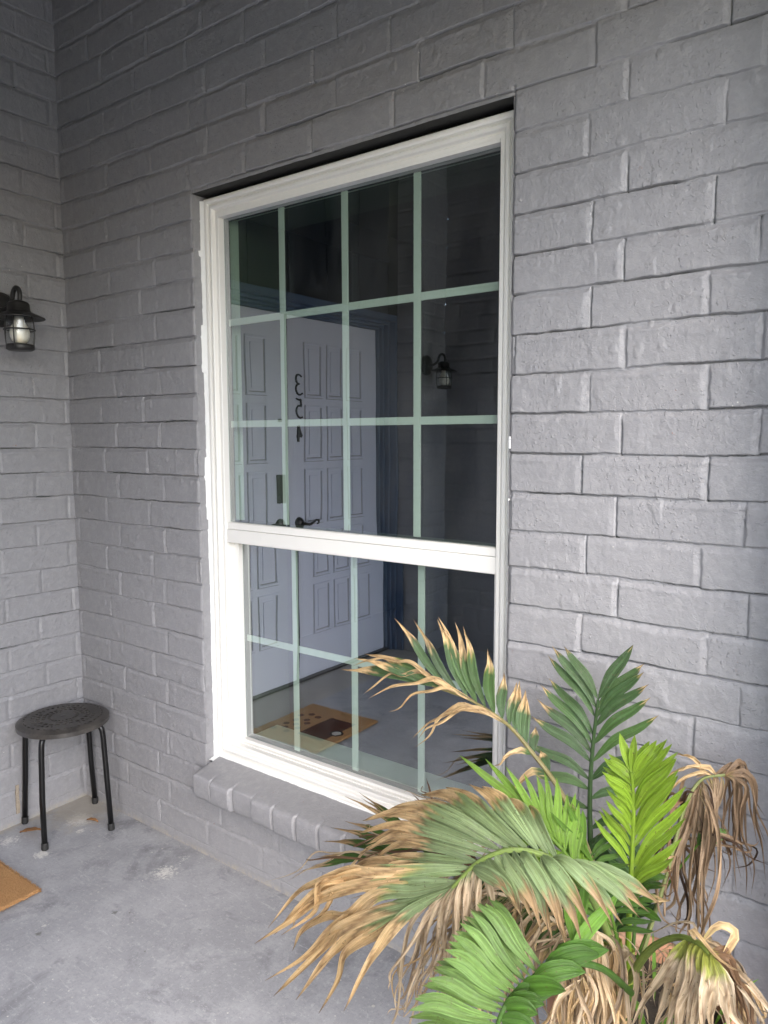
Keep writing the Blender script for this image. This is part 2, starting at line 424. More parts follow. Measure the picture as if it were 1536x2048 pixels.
# backing with real thickness behind the face
bm = bmesh.new()
box(bm, -.30, XL-.004, .012, .20, -.1, TOPZ); box(bm, XR+.004, 2.75, .012, .20, -.1, TOPZ)
box(bm, XL-.004, XR+.004, .125, .20, ZT+.02, TOPZ); box(bm, XL-.004, XR+.004, .012, .11, ZT+.03, TOPZ); box(bm, XL-.004, XR+.004, .012, .11, -.1, ZS-.01)
obj('wall_core', bm, M['gasket'], wall)

# side wall with the doors (plane X = 0, running toward -Y)
D0, D1 = -.405, -2.205       # recess opening
def side(y0, y1, z0, z1, step):
    def place(y, z):
        h = brick_h(y, z, -.281-2*BL, -.148-2*BL, 8); return h, y, z
    V, Fc = sheet('', y0, y1, z0, z1, step, place, None, None, step < .004); return V, Fc
def ret(y, sgn, z0, z1):
    def place(x, z):
        h = brick_h(x*.3+y, z, .7, .7, 15)
        return x, y+sgn*h, z
    V, Fc = sheet('', -.17, -.002, z0, z1, .006, place, None); return V, (Fc if sgn < 0 else Fc[:, ::-1])
sw = empty('brick_wall')
tag(sw, 'pale grey painted brick wall with the black lantern, behind the stool', 'wall')
V, Fc = join([side(D0, .005, -.01, TOPZ, .003), side(-2.51, D1, -.01, TOPZ, .007), ret(D0, -1, -.01, TOPZ), ret(D1, 1, -.01, TOPZ)])
npmesh('brick_face', V, Fc, M['paint'], sw)
bm = bmesh.new(); box(bm, -.4, -.012, D0+.012, .012, -.1, TOPZ); box(bm, -.4, -.012, -2.52, D1-.012, -.1, TOPZ); box(bm, -.42, -.34, -2.5, 0, -.1, TOPZ)
obj('wall_core', bm, M['gasket'], sw)
bm = bmesh.new()
for k in range(9):
    z = .04+k*.012; box(bm, -.001, .0035+.001*random.random(), -.281-.004*random.random(), -.272+.003*random.random(), z, z+.0125)
obj('bare_patch', bm, simple('bare_mortar', (.33, .28, .22), .9, var=.4, vsc=120, nz=1, nsc=200), sw)

# far wall of the porch (plane Y = -2.5), seen only in the glass
ow = empty('brick_wall')
tag(ow, 'dark brick wall across the porch, reflected at the right side of the glass', 'wall')
def place(u, z): return u, -2.5+brick_h(u, z, .1, .23, 21), z
V, Fc = sheet('', 0, 2.1, -.01, TOPZ, .008, place, None)
npmesh('brick_face', V, Fc[:, ::-1], M['paint'], ow)
bm = bmesh.new(); box(bm, 0, 2.1, -2.7, -2.512, -.1, TOPZ); obj('wall_core', bm, M['paint'], ow)

# unseen brick pier, added to darken the outer edge of the window wall
pw = empty('shade_pier')
tag(pw, 'unseen grey painted brick pier, added to shade the outer end of the window wall', 'wall')
def place(y, z): return 2.515-brick_h(y, z, .1, .23, 31), y, z
V, Fc = sheet('', -.17, .0, -.01, TOPZ, .006, place, None)
V2, F2 = sheet('', 2.515, 2.75, -.01, TOPZ, .008, lambda u, z: (u, -.17-brick_h(u, z, .1, .23, 41), z), None)
V, Fc = join([(V, Fc), (V2, F2)])
npmesh('brick_face', V, Fc[:, ::-1], M['paint'], pw)

# ------------------------------------------------------------------ sill of rowlock bricks
random.seed(5)
sill = empty('brick_sill', (1.3, -.03, .30))
tag(sill, 'projecting grey painted brick sill under the white window', 'window sill')
def sill_part():
    # section (y, z) of one rowlock brick swept along x with rounded, uneven front
    xs = [.757, .847, .942, 1.036, 1.130, 1.222, 1.312, 1.404, 1.497, 1.590, 1.683, 1.776, 1.866]
    us = np.arange(xs[0]-.004, xs[-1]+.004, .0028)
    prof = [(.06, .352), (.03, .3465), (.0, .340), (-.025, .335), (-.045, .331), (-.062, .3275), (-.070, .3258), (-.0755, .3225), (-.078, .317), (-.079, .306), (-.0785, .290), (-.077, .272), (-.0752, .258), (-.072, .2505), (-.067, .2455), (-.055, .2425), (-.03, .242), (.004, .242)]
    P = []
    for j, (y, z) in enumerate(prof):
        n = np.searchsorted(xs, us)-1; n = np.clip(n, 0, len(xs)-2)
        a = np.array(xs)[n]; bb = np.array(xs)[n+1]
        d = np.minimum(us-a, bb-us)
        gr = 1-sstep(.0018, .0062, d)                       # 1 in the joint
        endr = 1-sstep(.0, .012, np.minimum(us-us[0], us[-1]-us))
        jx = TAB[(n*7+3) % 256, 5]-.5; jz = TAB[(n*11+9) % 256, 17]-.5
        front = 0 if j < 5 else 1
        yy = y + (gr*(.0085 if j < 8 else .014) + jx*(.009 if j < 8 else .016))*front*(1 if j < 14 else .6) + endr*.007*(j > 3)
        zz = z + (jz*.008 + (gr*.006 if j > 11 else 0))*(j > 8) - endr*.008*(j < 9) + .0008*vn(us*60, y*60+3) + .0012*vn(us*13, y*20)
        yy = yy + .0012*vn(us*70+9, np.full_like(us, z*70)) * front
        P.append(np.stack([us, yy, zz], -1))
    P = np.array(P); nj, ni = P.shape[:2]
    i = np.arange(nj-1)[:, None]*ni+np.arange(ni-1)[None, :]
    Fc = np.stack([i, i+ni, i+ni+1, i+1], -1).reshape(-1, 4)
    V = P.reshape(-1, 3)
    # ends
    for e, fl in ((0, 1), (ni-1, 0)):
        c0 = len(V); V = np.concatenate([V, P[:, e], np.stack([P[:, e, 0], np.full(nj, .06), P[:, e, 2]], -1)])
        ii = np.arange(nj-1); q = np.stack([c0+ii, c0+nj+ii, c0+nj+ii+1, c0+ii+1], -1)
        Fc = np.concatenate([Fc, q if fl else q[:, ::-1]])
    return V, Fc
V, Fc = sill_part(); npmesh('sill_bricks', V, Fc, M['paint'], sill)

# ------------------------------------------------------------------ window
win = empty('window', (1.296, .05, .345))
tag(win, 'tall white framed window with pale green tinted grid and dark glass', 'window')
FX0, FX1, FZ0, FZ1 = .747, 1.846, .345, 2.168
def ring(bm, prof, x0, x1, z0, z1):
    """mitred frame: prof = [(inset, y)...] swept round the rectangle"""
    loops = []
    for ins, y in prof:
        loops.append([bm.verts.new(c) for c in ((x0+ins, y, z0+ins), (x1-ins, y, z0+ins), (x1-ins, y, z1-ins), (x0+ins, y, z1-ins))])
    for a, b in zip(loops, loops[1:]):
        for k in range(4): bm.faces.new((a[k], a[(k+1) % 4], b[(k+1) % 4], b[k]))
    bmesh.ops.recalc_face_normals(bm, faces=bm.faces)
bm = bmesh.new()
ring(bm, [(0, .13), (0, .046), (.0015, .0425), (.006, .0405), (.012, .0405), (.016, .043), (.0175, .050), (.0195, .052), (.021, .0515), (.0225, .046), (.026, .0435), (.031, .0435), (.0335, .046),
          (.0345, .058), (.037, .060), (.0395, .059), (.041, .056), (.0435, .055), (.050, .055), (.052, .057), (.0522, .14)], FX0, FX1, FZ0, FZ1)
fr = obj('frame', bm, M['vinyl'], win)
for p in fr.data.polygons: p.use_smooth = False
# head is deeper than the jambs
bm = bmesh.new()
box(bm, .799, 1.794, .054, .12, 2.108, 2.117)
obj('head_stop', bm, M['vinyl'], win, bevel=.0012)
# caulk line, ragged outside edge
def caulk():
    P = []
    path = []
    for z in np.arange(.34, 2.165, .0035): path.append((FX0-.001, z, 'L'))
    V = []; Fc = []
    def strip(seq):
        o = len(V)
        for k, (i, m_, oo) in enumerate(seq):
            V.extend([i, m_, oo])
            if k:
                a = o+3*(k-1); b_ = o+3*k
                Fc.append((a, b_, b_+1, a+1)); Fc.append((a+1, b_+1, b_+2, a+2))
    s = []
    for z in np.arange(.335, 2.165, .003):
        wv = .003*float(vn(np.array(z*14.), np.array(2.)))+.0025*float(vn(np.array(z*60), np.array(8.)))
        y = .034+wv*.8 - (.010 if vn(np.array(z*9.), np.array(4.)) > .30 else 0)
        s.append(((FX0+.004, .0410, z), (FX0+.0005, .038, z), (XL-.005, y-.004, z)))
    strip(s); s = []
    for x in np.arange(XL+.002, 1.846, .003):
        wv = .006*float(vn(np.array(x*30.), np.array(2.)))+.006*float(vn(np.array(x*90), np.array(8.)))
        y = .008+wv
        s.append(((x, .0405, FZ0+.006), (x, .034, FZ0+.0015), (x, y, .3435-(.034-y)*.10)))
    strip(s); s = []
    for z in np.arange(.40, 2.165, .003):
        wv = .0035*float(vn(np.array(z*30.), np.array(22.)))+.003*float(vn(np.array(z*80), np.array(28.)))
        s.append(((FX1-.004, .0410, z), (FX1-.0005, .038, z), (XR-.0012, .020+wv*2, z)))
    strip(s)
    return V, Fc
V, Fc = caulk(); npmesh('caulk', V, Fc, M['caulk'], win)
# daubs of white caulk on the brick at the right edge
bm = bmesh.new(); random.seed(2)
for z, h in ((1.392, .020), (1.4125, .008), (1.27, .005)):
    vs = box(bm, XR-.001, XR+.001+random.random()*.003, -.0012, .012, z, z+h)
obj('caulk_smear', bm, M['caulk'], win, bevel=.0012)
# checkrail
bm = bmesh.new()
box(bm, .7995, 1.7935, .060, .135, 1.079, 1.1215); box(bm, .7995, 1.7935, .064, .135, 1.1225, 1.1430); box(bm, .7995, 1.7935, .0665, .13, 1.1425, 1.1445)
box(bm, .7995, 1.7935, .066, .13, 1.0765, 1.0795)
obj('check_rail', bm, M['vinyl'], win, bevel=.0012)
# lower sash stiles and rail, set back
bm = bmesh.new()
box(bm, .799, .8205, .090, .135, .397, 1.078); box(bm, 1.7725, 1.794, .090, .135, .397, 1.078); box(bm, .8205, 1.7725, .090, .135, .397, .4075)
box(bm, .799, 1.794, .076, .090, .3965, .4000)
obj('lower_sash', bm, M['vinyl'], win, bevel=.001)
YU, YL = .078, .108
def pane(name, x0, x1, z0, z1, y, mat):
    bm = bmesh.new(); f = bm.faces.new([bm.verts.new(c) for c in ((x0, y, z0), (x1, y, z0), (x1, y, z1), (x0, y, z1))])
    return obj(name, bm, mat, win)
pane('upper_glass', .798, 1.796, 1.13, 2.12, YU, M['pane']); pane('upper_glass', .798, 1.796, 1.13, 2.12, YU+.020, M['pane_in'])
pane('lower_glass', .815, 1.778, .40, 1.085, YL, M['pane']); pane('lower_glass', .815, 1.778, .40, 1.085, YL+.020, M['pane_in'])
def muntins(x0, x1, z0, z1, nx, zlist, y, xc):
    bm = bmesh.new(); hw = .0105
    for x in xc: box(bm, x-hw, x+hw, y+.007, y+.013, z0, z1)
    for z in zlist:
        ed = [x0]+[v for x in xc for v in (x-hw-.0002, x+hw+.0002)]+[x1]
        for a, b_ in zip(ed[::2], ed[1::2]): box(bm, a, b_, y+.0075, y+.0125, z-hw, z+hw)
    obj('muntin_grid', bm, M['muntin'], win, bevel=.0008)
muntins(.799, 1.795, 1.135, 2.115, 4, [1.463, 1.786], YU, [1.044, 1.290, 1.536])
muntins(.82, 1.774, .40, 1.08, 4, [.750], YL, [1.048, 1.290, 1.531])
# metal spacer bars between panes
bm = bmesh.new()
ring(bm, [(0, YU+.001), (.006, YU+.001), (.006, YU+.019)], .799, 1.794, 1.1445, 2.1075)
obj('spacer', bm, M['gasket'], win)
bm = bmesh.new()
ring(bm, [(0, YL+.001), (.005, YL+.001), (.005, YL+.019)], .8205, 1.7725, .4075, 1.0765)
obj('spacer', bm, M['gasket'], win)

# room behind the glass
room = empty('interior_room'); tag(room, kind='structure')
bm = bmesh.new()
# reveals left, right, head: near-black colour holds the room's dimness; pale stool board
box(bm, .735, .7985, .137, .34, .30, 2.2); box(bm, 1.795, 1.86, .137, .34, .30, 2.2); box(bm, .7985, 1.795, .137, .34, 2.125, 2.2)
obj('window_reveal', bm, simple('reveal_dimmed', (.07, .08, .065), .7), room)
bm = bmesh.new(); box(bm, .7985, 1.795, .1365, .275, .345, .392); obj('window_stool', bm, M['muntin'], room, bevel=.003)
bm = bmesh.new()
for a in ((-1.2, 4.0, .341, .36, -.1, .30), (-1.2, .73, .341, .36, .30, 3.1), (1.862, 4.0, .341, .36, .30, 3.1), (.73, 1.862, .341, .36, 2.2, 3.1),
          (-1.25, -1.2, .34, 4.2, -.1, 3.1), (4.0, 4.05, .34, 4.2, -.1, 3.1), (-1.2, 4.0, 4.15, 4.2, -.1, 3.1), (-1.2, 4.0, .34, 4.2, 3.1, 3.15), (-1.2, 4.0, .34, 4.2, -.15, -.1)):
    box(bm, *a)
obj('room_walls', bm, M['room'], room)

# ------------------------------------------------------------------ front doors in their recess
DX = -.29
def door_leaf(ya, yb, name, label, numbered, hy):
    """ya > yb"""
    t = empty(name, (DX, (ya+yb)/2, .01)); tag(t, label, 'door', 'pair of front doors')
    bm = bmesh.new(); box(bm, DX-.045, DX, yb+.002, ya-.002, .012, 2.095); obj('slab', bm, M['door'], t, bevel=.002)
    W = ya-yb; cols = [(ya-.147, ya-.297), (ya-.340, ya-.490), (ya-.533, ya-.683)]
    rows = [(1.645, 1.960), (1.283, 1.600), (.921, 1.238), (.600, .876), (.255, .555)]
    bm = bmesh.new(); bg = bmesh.new()
    for (a, c) in cols:
        for (z0, z1) in rows:
            # raised moulding ring and raised field
            m_ = .014
            for q in ((a, c, z0, z0+m_), (a, c, z1-m_, z1), (a, a-m_, z0+m_, z1-m_), (c+m_, c, z0+m_, z1-m_)):
                box(bm, DX-.001, DX+.008, q[1], q[0], q[2], q[3])
            box(bm, DX-.001, DX+.006, c+.034, a-.034, z0+.036, z1-.036)
            for q in ((a+.004, c-.004, z0-.004, z0-.0005), (a+.004, a+.0005, z0, z1), (c-.0005, c-.004, z0, z1), (a-m_-.0005, a-m_-.006, z0+m_, z1-m_), (a-m_-.006, c+m_, z0+m_, z0+m_+.006), (c+m_+.006, c+m_, z0+m_, z1-m_)):
                box(bg, DX-.001, DX+.0012, q[1], q[0], q[2], q[3])  # thin darker strips along the panel edges
    obj('panel_moulding', bm, M['door'], t, bevel=.003); obj('groove_line', bg, M['groove'], t)
    # lever handle: oval rose and scrolled lever
    bm = bmesh.new(); lathe(bm, [(.001, .024), (.016, .022), (.030, .014), (.036, .005), (.037, 0)], (DX, hy, .93), n=28, axis='X')
    h = obj('lever_handle', bm, M['bronze'], t, smooth=True)
    bm = bmesh.new(); s = -1 if numbered else 1
    pts = bez([(DX+.018, hy, .93), (DX+.045, hy+s*.008, .93), (DX+.052, hy+s*.035, .925), (DX+.05, hy+s*.065, .933), (DX+.05, hy+s*.092, .945), (DX+.05, hy+s*.112, .940), (DX+.05, hy+s*.112, .926), (DX+.05, hy+s*.100, .924)], 28)
    tube(bm, pts, [.009-.0045*i/27 for i in range(28)], 10); obj('lever', bm, M['bronze'], t, smooth=True)
    return t
dr = door_leaf(-1.305, -2.135, 'front_door', 'white panelled front door leaf with black digits 354, seen reflected in the glass', True, -1.40)
dl = door_leaf(-.475, -1.305, 'front_door', 'white panelled front door leaf with a dark lock plate and no digits, seen reflected in the glass', False, -1.245)
# digits 3 5 4 down the leaf, drawn as strokes; sign +y' runs to the reader's right which is +Y... viewer faces -X, right hand is +Y
def digit(ch, yc, zc, s, parent):
    strokes = {'3': [[(-.30, .42), (-.08, .5), (.2, .47), (.30, .28), (.18, .1), (-.05, .05)], [(-.05, .05), (.22, -.02), (.33, -.2), (.2, -.42), (-.1, -.5), (-.38, -.42)]],
               '5': [[(.32, .5), (.0, .44), (-.18, .46)], [(-.18, .46), (-.2, .3), (-.24, .1)], [(-.24, .1), (.05, .13), (.27, 0), (.30, -.2), (.15, -.40), (-.12, -.5), (-.36, -.46)]],
               '4': [[(.12, -.5), (.12, 0), (.12, .5)], [(.12, .5), (-.15, .1), (-.34, -.15)], [(-.34, -.15), (0, -.15), (.34, -.15)]]}[ch]
    bm = bmesh.new()
    for st in strokes:
        pts = bez([(DX+.003, yc+a*s*.62, zc+b_*s) for a, b_ in st], 12)
        tube(bm, pts, .0055 if ch != '4' else .008, 8)
    obj('house_digit', bm, M['number'], parent)
for ch, z in (('3', 1.715), ('5', 1.58), ('4', 1.438)): digit(ch, -1.405, z, .112 if ch != '4' else .088, dr)
bm = bmesh.new(); box(bm, DX-.001, DX+.012, -1.288, -1.222, 1.055, 1.215); obj('lock_plate', bm, M['bronze'], dl, bevel=.003)
bm = bmesh.new(); lathe(bm, [(.0008, .02), (.008, .018), (.009, 0)], (DX, -1.25, 1.51), n=16, axis='X'); obj('peephole', bm, M['bronze'], dl)
bm = bmesh.new(); box(bm, DX, DX+.014, -1.3085, -1.3015, .012, 2.095); obj('astragal', bm, M['gasket'], dl)
# frame, transom boards, threshold
df = empty('door_frame', (DX, -1.305, 0)); tag(df, 'slate blue stepped frame around the white front doors, seen reflected in the glass', 'door frame')
bm = bmesh.new()
for (y0, y1, x0, x1) in ((-2.150, -2.1365, DX-.05, DX+.02), (-2.166, -2.1505, DX-.05, DX+.045), (-2.182, -2.1665, DX-.05, DX+.075), (-2.203, -2.1825, DX-.05, DX+.12)):
    box(bm, x0, x1, y0, y1, .0, 2.0975-(y1+2.1365))
    box(bm, x0, x1, -2.61-y1, -2.61-y0, .0, 2.0975-(y1+2.1365))
for i, (z0, z1, x1) in enumerate(((2.098, 2.112, DX+.02), (2.1125, 2.128, DX+.045), (2.1285, 2.145, DX+.075), (2.1455, 2.185, DX+.12))):
    box(bm, DX-.05, x1, -2.203, -.407, z0, z1)
obj('jamb', bm, M['blue'], df, bevel=.002)
bm = bmesh.new(); y = -2.2035
while y < -.41:
    y2 = min(y+.298, -.4065); box(bm, DX-.02, DX+.05, y, y2, 2.186, TOPZ); y += .304
box(bm, DX-.04, DX-.021, -2.2, -.41, 2.186, TOPZ)
box(bm, DX+.05, DX+.062, -2.2, -.41, 2.52, 2.56)
obj('transom_board', bm, M['board'], df)
bm = bmesh.new(); box(bm, DX-.04, DX+.03, -2.15, -.46, .001, .011); obj('threshold', bm, M['bronze'], df, bevel=.002)

# ------------------------------------------------------------------ wall lanterns
def lantern(y, label):
    cx, cz = .135, 0
    t = empty('wall_lantern', (0, y, 1.80)); tag(t, label, 'lantern', 'black cage lanterns beside the front doors')
    bm = bmesh.new(); lathe(bm, [(.060, 0.001), (.060, .012), (.052, .020), (.03, .024), (.001, .026)], (0, y, 1.865), n=36, axis='X'); obj('back_plate', bm, M['lamp_metal'], t, smooth=False)
    bm = bmesh.new()
    tube(bm, bez([(.02, y, 1.862), (.06, y, 1.866), (.092, y, 1.885), (.104, y, 1.912), (.122, y, 1.926), (.142, y, 1.918), (.148, y, 1.895), (.142, y, 1.875)], 30), .0078, 12)
    obj('arm', bm, M['lamp_metal'], t, smooth=True)
    bm = bmesh.new(); lathe(bm, [(.001, 1.884), (.016, 1.882), (.030, 1.877), (.0352, 1.870), (.036, 1.850), (.0385, 1.848), (.0385, 1.844), (.050, 1.840), (.081, 1.827), (.0825, 1.824), (.081, 1.822), (.050, 1.832), (.03, 1.834), (.001, 1.834)], (cx, y, 0), n=48)
    obj('shade', bm, M['lamp_metal'], t, smooth=True)
    bm = bmesh.new()
    lathe(bm, [(.0405, 1.834), (.0415, 1.80), (.043, 1.74), (.041, 1.726)], (cx, y, 0), n=40)
    bmesh.ops.delete(bm, geom=[f for f in bm.faces if len(f.verts) > 4], context='FACES_ONLY')
    obj('glass_jar', bm, M['clear'], t, smooth=True)
    bm = bmesh.new(); lathe(bm, [(.0005, 1.716), (.038, 1.716), (.0445, 1.720), (.0455, 1.734), (.0435, 1.736), (.037, 1.726), (.0005, 1.724)], (cx, y, 0), n=40)
    obj('base_ring', bm, M['lamp_metal'], t, smooth=True)
    bm = bmesh.new()
    tube(bm, [(cx+.049*math.cos(a), y+.049*math.sin(a), 1.785) for a in [i*2*math.pi/40 for i in range(41)]], .0024, 8, False)
    for a in (R(-50), R(40), R(130), R(220)):
        tube(bm, bez([(cx+.040*math.cos(a), y+.040*math.sin(a), 1.836), (cx+.0475*math.cos(a), y+.0475*math.sin(a), 1.805), (cx+.048*math.cos(a), y+.048*math.sin(a), 1.76), (cx+.044*math.cos(a), y+.044*math.sin(a), 1.724)], 10), .0022, 8)
    tube(bm, [(cx+.049, y, 1.785), (cx+.058, y+.004, 1.785), (cx+.061, y+.005, 1.781)], .0032, 8)
    obj('wire_cage', bm, M['lamp_metal'], t, smooth=True)
    bm = bmesh.new(); lathe(bm, [(.001, 1.738), (.014, 1.740), (.025, 1.748), (.031, 1.761), (.032, 1.775), (.028, 1.792), (.020, 1.806), (.015, 1.818), (.014, 1.829), (.001, 1.830)], (cx, y, 0), n=32)
    obj('bulb', bm, M['bulb'], t, smooth=True)
lantern(-.250, 'black cage wall lantern with white bulb on the pale side wall, above the stool')
lantern(-2.262, 'black cage wall lantern seen only as a reflection at the right of the window glass')

# ------------------------------------------------------------------ stool
def seat_mat():
    m, nt, b = new_mat('worn_black_seat'); n = N(nt)
    c = n.mix(n.ramp(n.noise(30, 5, .7), .42, .66), (.030, .027, .025), (.058, .053, .047))
    c = n.mix(n.ramp(n.noise(9, 4, .6), .5, .7), c, (.078, .070, .062))
    nt.links.new(c, b.inputs['Base Color']); b.inputs['Roughness'].default_value = .38
    nt.links.new(n.bump(n.noise(180, 3), .2, .001), b.inputs['Normal']); return m
SC = (.168, -.178)
st = empty('stool', (SC[0], SC[1], 0)); tag(st, 'small black round metal stool with perforated seat in the porch corner', 'stool')
def perforated_seat():
    """plate of polar cells; hole cells are left out of both faces and get walls"""
    nA = 144; rad = [0, .012, .030, .042, .053, .059, .072, .078, .091, .097, .110, .116, .124, .128, .134, .139, .144, .149, .153, .1565]
    zt = lambda r: .4195 - (.0 if r < .128 else ((r-.128)/.0285)**2*.010) + (.002*math.cos(min(r, .012)/.012*1.57) if r < .012 else 0)
    bm = bmesh.new(); T = {}; B = {}
    for i, r in enumerate(rad):
        for k in range(nA if i else 1):
            a = k*2*math.pi/nA + i*.0
            p = (SC[0]+r*math.cos(a), SC[1]+r*math.sin(a))
            T[i, k] = bm.verts.new((p[0], p[1], zt(r))); B[i, k] = bm.verts.new((p[0], p[1], zt(r)-.011-(.004 if i == len(rad)-1 else 0)))
    g = lambda D, i, k: D[i, (k % nA) if i else 0]
    hole = lambda i, k: (i in (3, 5, 7, 9) and ((k % nA)+i) % (6 if i < 8 else 4) < (4 if i < 8 else 2) and ((k % nA)*7//nA+i) % 5 != 0) or (i == 13 and (k % nA) % 4 < 2)
    for i in range(len(rad)-1):
        for k in range(nA):
            if hole(i, k):
                for (p, q) in (((i, k), (i+1, k)), ((i+1, k), (i+1, k+1)), ((i+1, k+1), (i, k+1)), ((i, k+1), (i, k))):
                    # wall only if neighbour across this edge is solid
                    nb = {((i, k), (i+1, k)): (i, k-1), ((i+1, k), (i+1, k+1)): (i+1, k), ((i+1, k+1), (i, k+1)): (i, k+1), ((i, k+1), (i, k)): (i-1, k)}[(p, q)]
                    if not hole(*nb):
                        try: bm.faces.new((g(T, *p), g(T, *q), g(B, *q), g(B, *p)))
                        except ValueError: pass
                continue
            if i == 0:
                bm.faces.new((T[0, 0], g(T, 1, k), g(T, 1, k+1))); bm.faces.new((B[0, 0], g(B, 1, k+1), g(B, 1, k)))
            else:
                bm.faces.new((g(T, i, k), g(T, i+1, k), g(T, i+1, k+1), g(T, i, k+1))); bm.faces.new((g(B, i, k), g(B, i, k+1), g(B, i+1, k+1), g(B, i+1, k)))
    L = len(rad)-1
    for k in range(nA): bm.faces.new((g(T, L, k), g(B, L, k), g(B, L, k+1), g(T, L, k+1)))
    return bm
so = obj('seat', perforated_seat(), seat_mat(), st)
for p in so.data.polygons: p.use_smooth = False
feet = [(.252, -.314), (.018, -.262), (.089, -.020), (.318, -.098)]
for fx, fy in feet:
    dx, dy = fx-SC[0], fy-SC[1]; l = math.hypot(dx, dy); dx /= l; dy /= l
    P = lambda r, z: (SC[0]+dx*r, SC[1]+dy*r, z)
    bm = bmesh.new()
    pts = bez([P(.060, .3985), P(.108, .3985), P(.130, .395), P(.145, .383), P(.1505, .364), P(.153, .335)], 20) + [Vector(P(.161, .18)), Vector(P(l, .012))]
    tube(bm, pts, .0098, 16); lg = obj('leg', bm, M['black_metal'], st, smooth=True)
    bm = bmesh.new(); tube(bm, [P(l-.0012, .026), P(l-.0010, .024), P(l, .004), P(l, .001)], [.0105, .0118, .0118, .0105], 16)
    obj('rubber_foot', bm, M['rubber'], lg)

# ------------------------------------------------------------------ doormat
def mat_mat():
    m, nt, b = new_mat('coir'); n = N(nt)
    fib = n.noise(420, 3, .7); c = n.mix(n.ramp(fib, .3, .75), (.33, .17, .065), (.62, .37, .18))
    c = n.mix(n.ramp(n.noise(12, 3), .5, .8), c, (.50, .30, .14))
    xyz = n.sep()
    def inside(lo, hi, v): return n.math('MULTIPLY', n.math('GREATER_THAN', v, lo), n.math('LESS_THAN', v, hi))
    # printed dark rectangle with a ringed pale oval and rows of small dots
    rect = n.math('MULTIPLY', inside(.265, .42, xyz[0]), inside(-.97, -.72, xyz[1]))
    edge = n.ramp(fib, .15, .35)
    c = n.mix(n.math('MULTIPLY', rect, edge), c, (.085, .022, .014))
    q = n.map((1, 1, 1), (0, 0, 0))
    def disc(x, y, r, col, c):
        return n.mix(n.math('GREATER_THAN', n.spot(x, y, .012, r*2), .5), c, col)
    c = disc(.415, -.83, .036, (.03, .02, .018), c); c = disc(.415, -.83, .023, (.62, .60, .56), c)
    for (x, y) in [(.12, -.70), (.16, -.74), (.20, -.71), (.13, -.78), (.18, -.80), (.22, -.77), (.14, -.84), (.19, -.87), (.12, -.90), (.16, -.94), (.21, -.93), (.22, -.84)]:
        c = disc(x, y, .017, (.13, .035, .02), c)
    nt.links.new(c, b.inputs['Base Color']); b.inputs['Roughness'].default_value = .95; b.inputs['Specular IOR Level'].default_value = .1
    nt.links.new(n.bump(n.noise(300, 3, .7), 1, .006), b.inputs['Normal']); return m
mx0, mx1, my0, my1 = .055, .480, -1.065, -.452
def mat_place(u, v):
    z = .014 + .0022*vn(u*420, v*420)+.0012*vn(u*200, v*230)
    e = np.minimum(np.minimum(u-mx0, mx1-u), np.minimum(v-my0, my1-v)); z = z*sstep(-.004, .005, e)+.0005
    f = 1-sstep(0, .002, e)
    return u+f*.0025*vn(v*300, u*0), v+f*.0025*vn(u*300, v*0+7), z
V, Fc = sheet('', mx0, mx1, my0, my1, .0028, mat_place, None)
dm = npmesh('doormat', V, Fc, mat_mat()); tag(dm, 'tan coir doormat on the grey porch floor in front of the doors', 'doormat')

fz = np.random.RandomState(8); nb = 24000
bx = fz.uniform(mx0, mx1, nb); by = fz.uniform(my0, my1, nb)
ne = 5000; ed_ = fz.randint(0, 4, ne)
bx[:ne] = np.where(ed_ == 0, mx0, np.where(ed_ == 1, mx1, bx[:ne])); by[:ne] = np.where(ed_ == 2, my0, np.where(ed_ == 3, my1, by[:ne]))
bz = np.where(np.arange(nb) < ne, fz.uniform(.002, .013, nb), .0125)
an = fz.uniform(0, 6.28, nb); dxb = np.cos(an)*.0045; dyb = np.sin(an)*.0045; hb = fz.uniform(.0, .0055, nb)
px_, py_ = -np.sin(an)*.0007, np.cos(an)*.0007
V = np.stack([np.stack([bx-px_, by-py_, bz], -1), np.stack([bx+px_, by+py_, bz], -1), np.stack([bx+dxb+px_*.4, by+dyb+py_*.4, bz+hb], -1), np.stack([bx+dxb-px_*.4, by+dyb-py_*.4, bz+hb], -1)], 1).reshape(-1, 3)
npmesh('bristles', V, np.arange(nb*4).reshape(-1, 4), dm.data.materials[0], dm, False)

# ------------------------------------------------------------------ dry leaves on the floor
M['dry'] = simple('dry_leaf', (.33, .17, .07), .7, var=.35, vsc=90, nz=.4, nsc=90)
def dry_leaf(x, y, a, L, label):
    bm = bmesh.new(); n_ = 10; prev = None
    for i in range(n_+1):
        t = i/n_; wd = L*.16*math.sin(math.pi*min(1, t*1.02))**.8+.0003; s = (t-.5)*L
        cx = x+math.cos(a)*s; cy = y+math.sin(a)*s; nx, ny = -math.sin(a), math.cos(a)
        cur = [bm.verts.new((cx+nx*wd*q, cy+ny*wd*q, .003+abs(q)*.006+.004*math.sin(t*3.1)+.001*math.sin(t*17+q*3))) for q in (-1, 0, 1)]
        if prev:
            for k in (0, 1): bm.faces.new((prev[k], prev[k+1], cur[k+1], cur[k]))
        prev = cur
    o = obj('dry_leaf', bm, M['dry'], smooth=True); tag(o, label, 'dry leaf', 'dry leaves under the stool')
    sol = o.modifiers.new('s', 'SOLIDIFY'); sol.thickness = .0006
dry_leaf(.100, -.283, .9, .075, 'dry brown leaf on the floor between the front stool legs')
dry_leaf(.212, -.108, .35, .05, 'small orange brown leaf on the floor near the right stool legs')

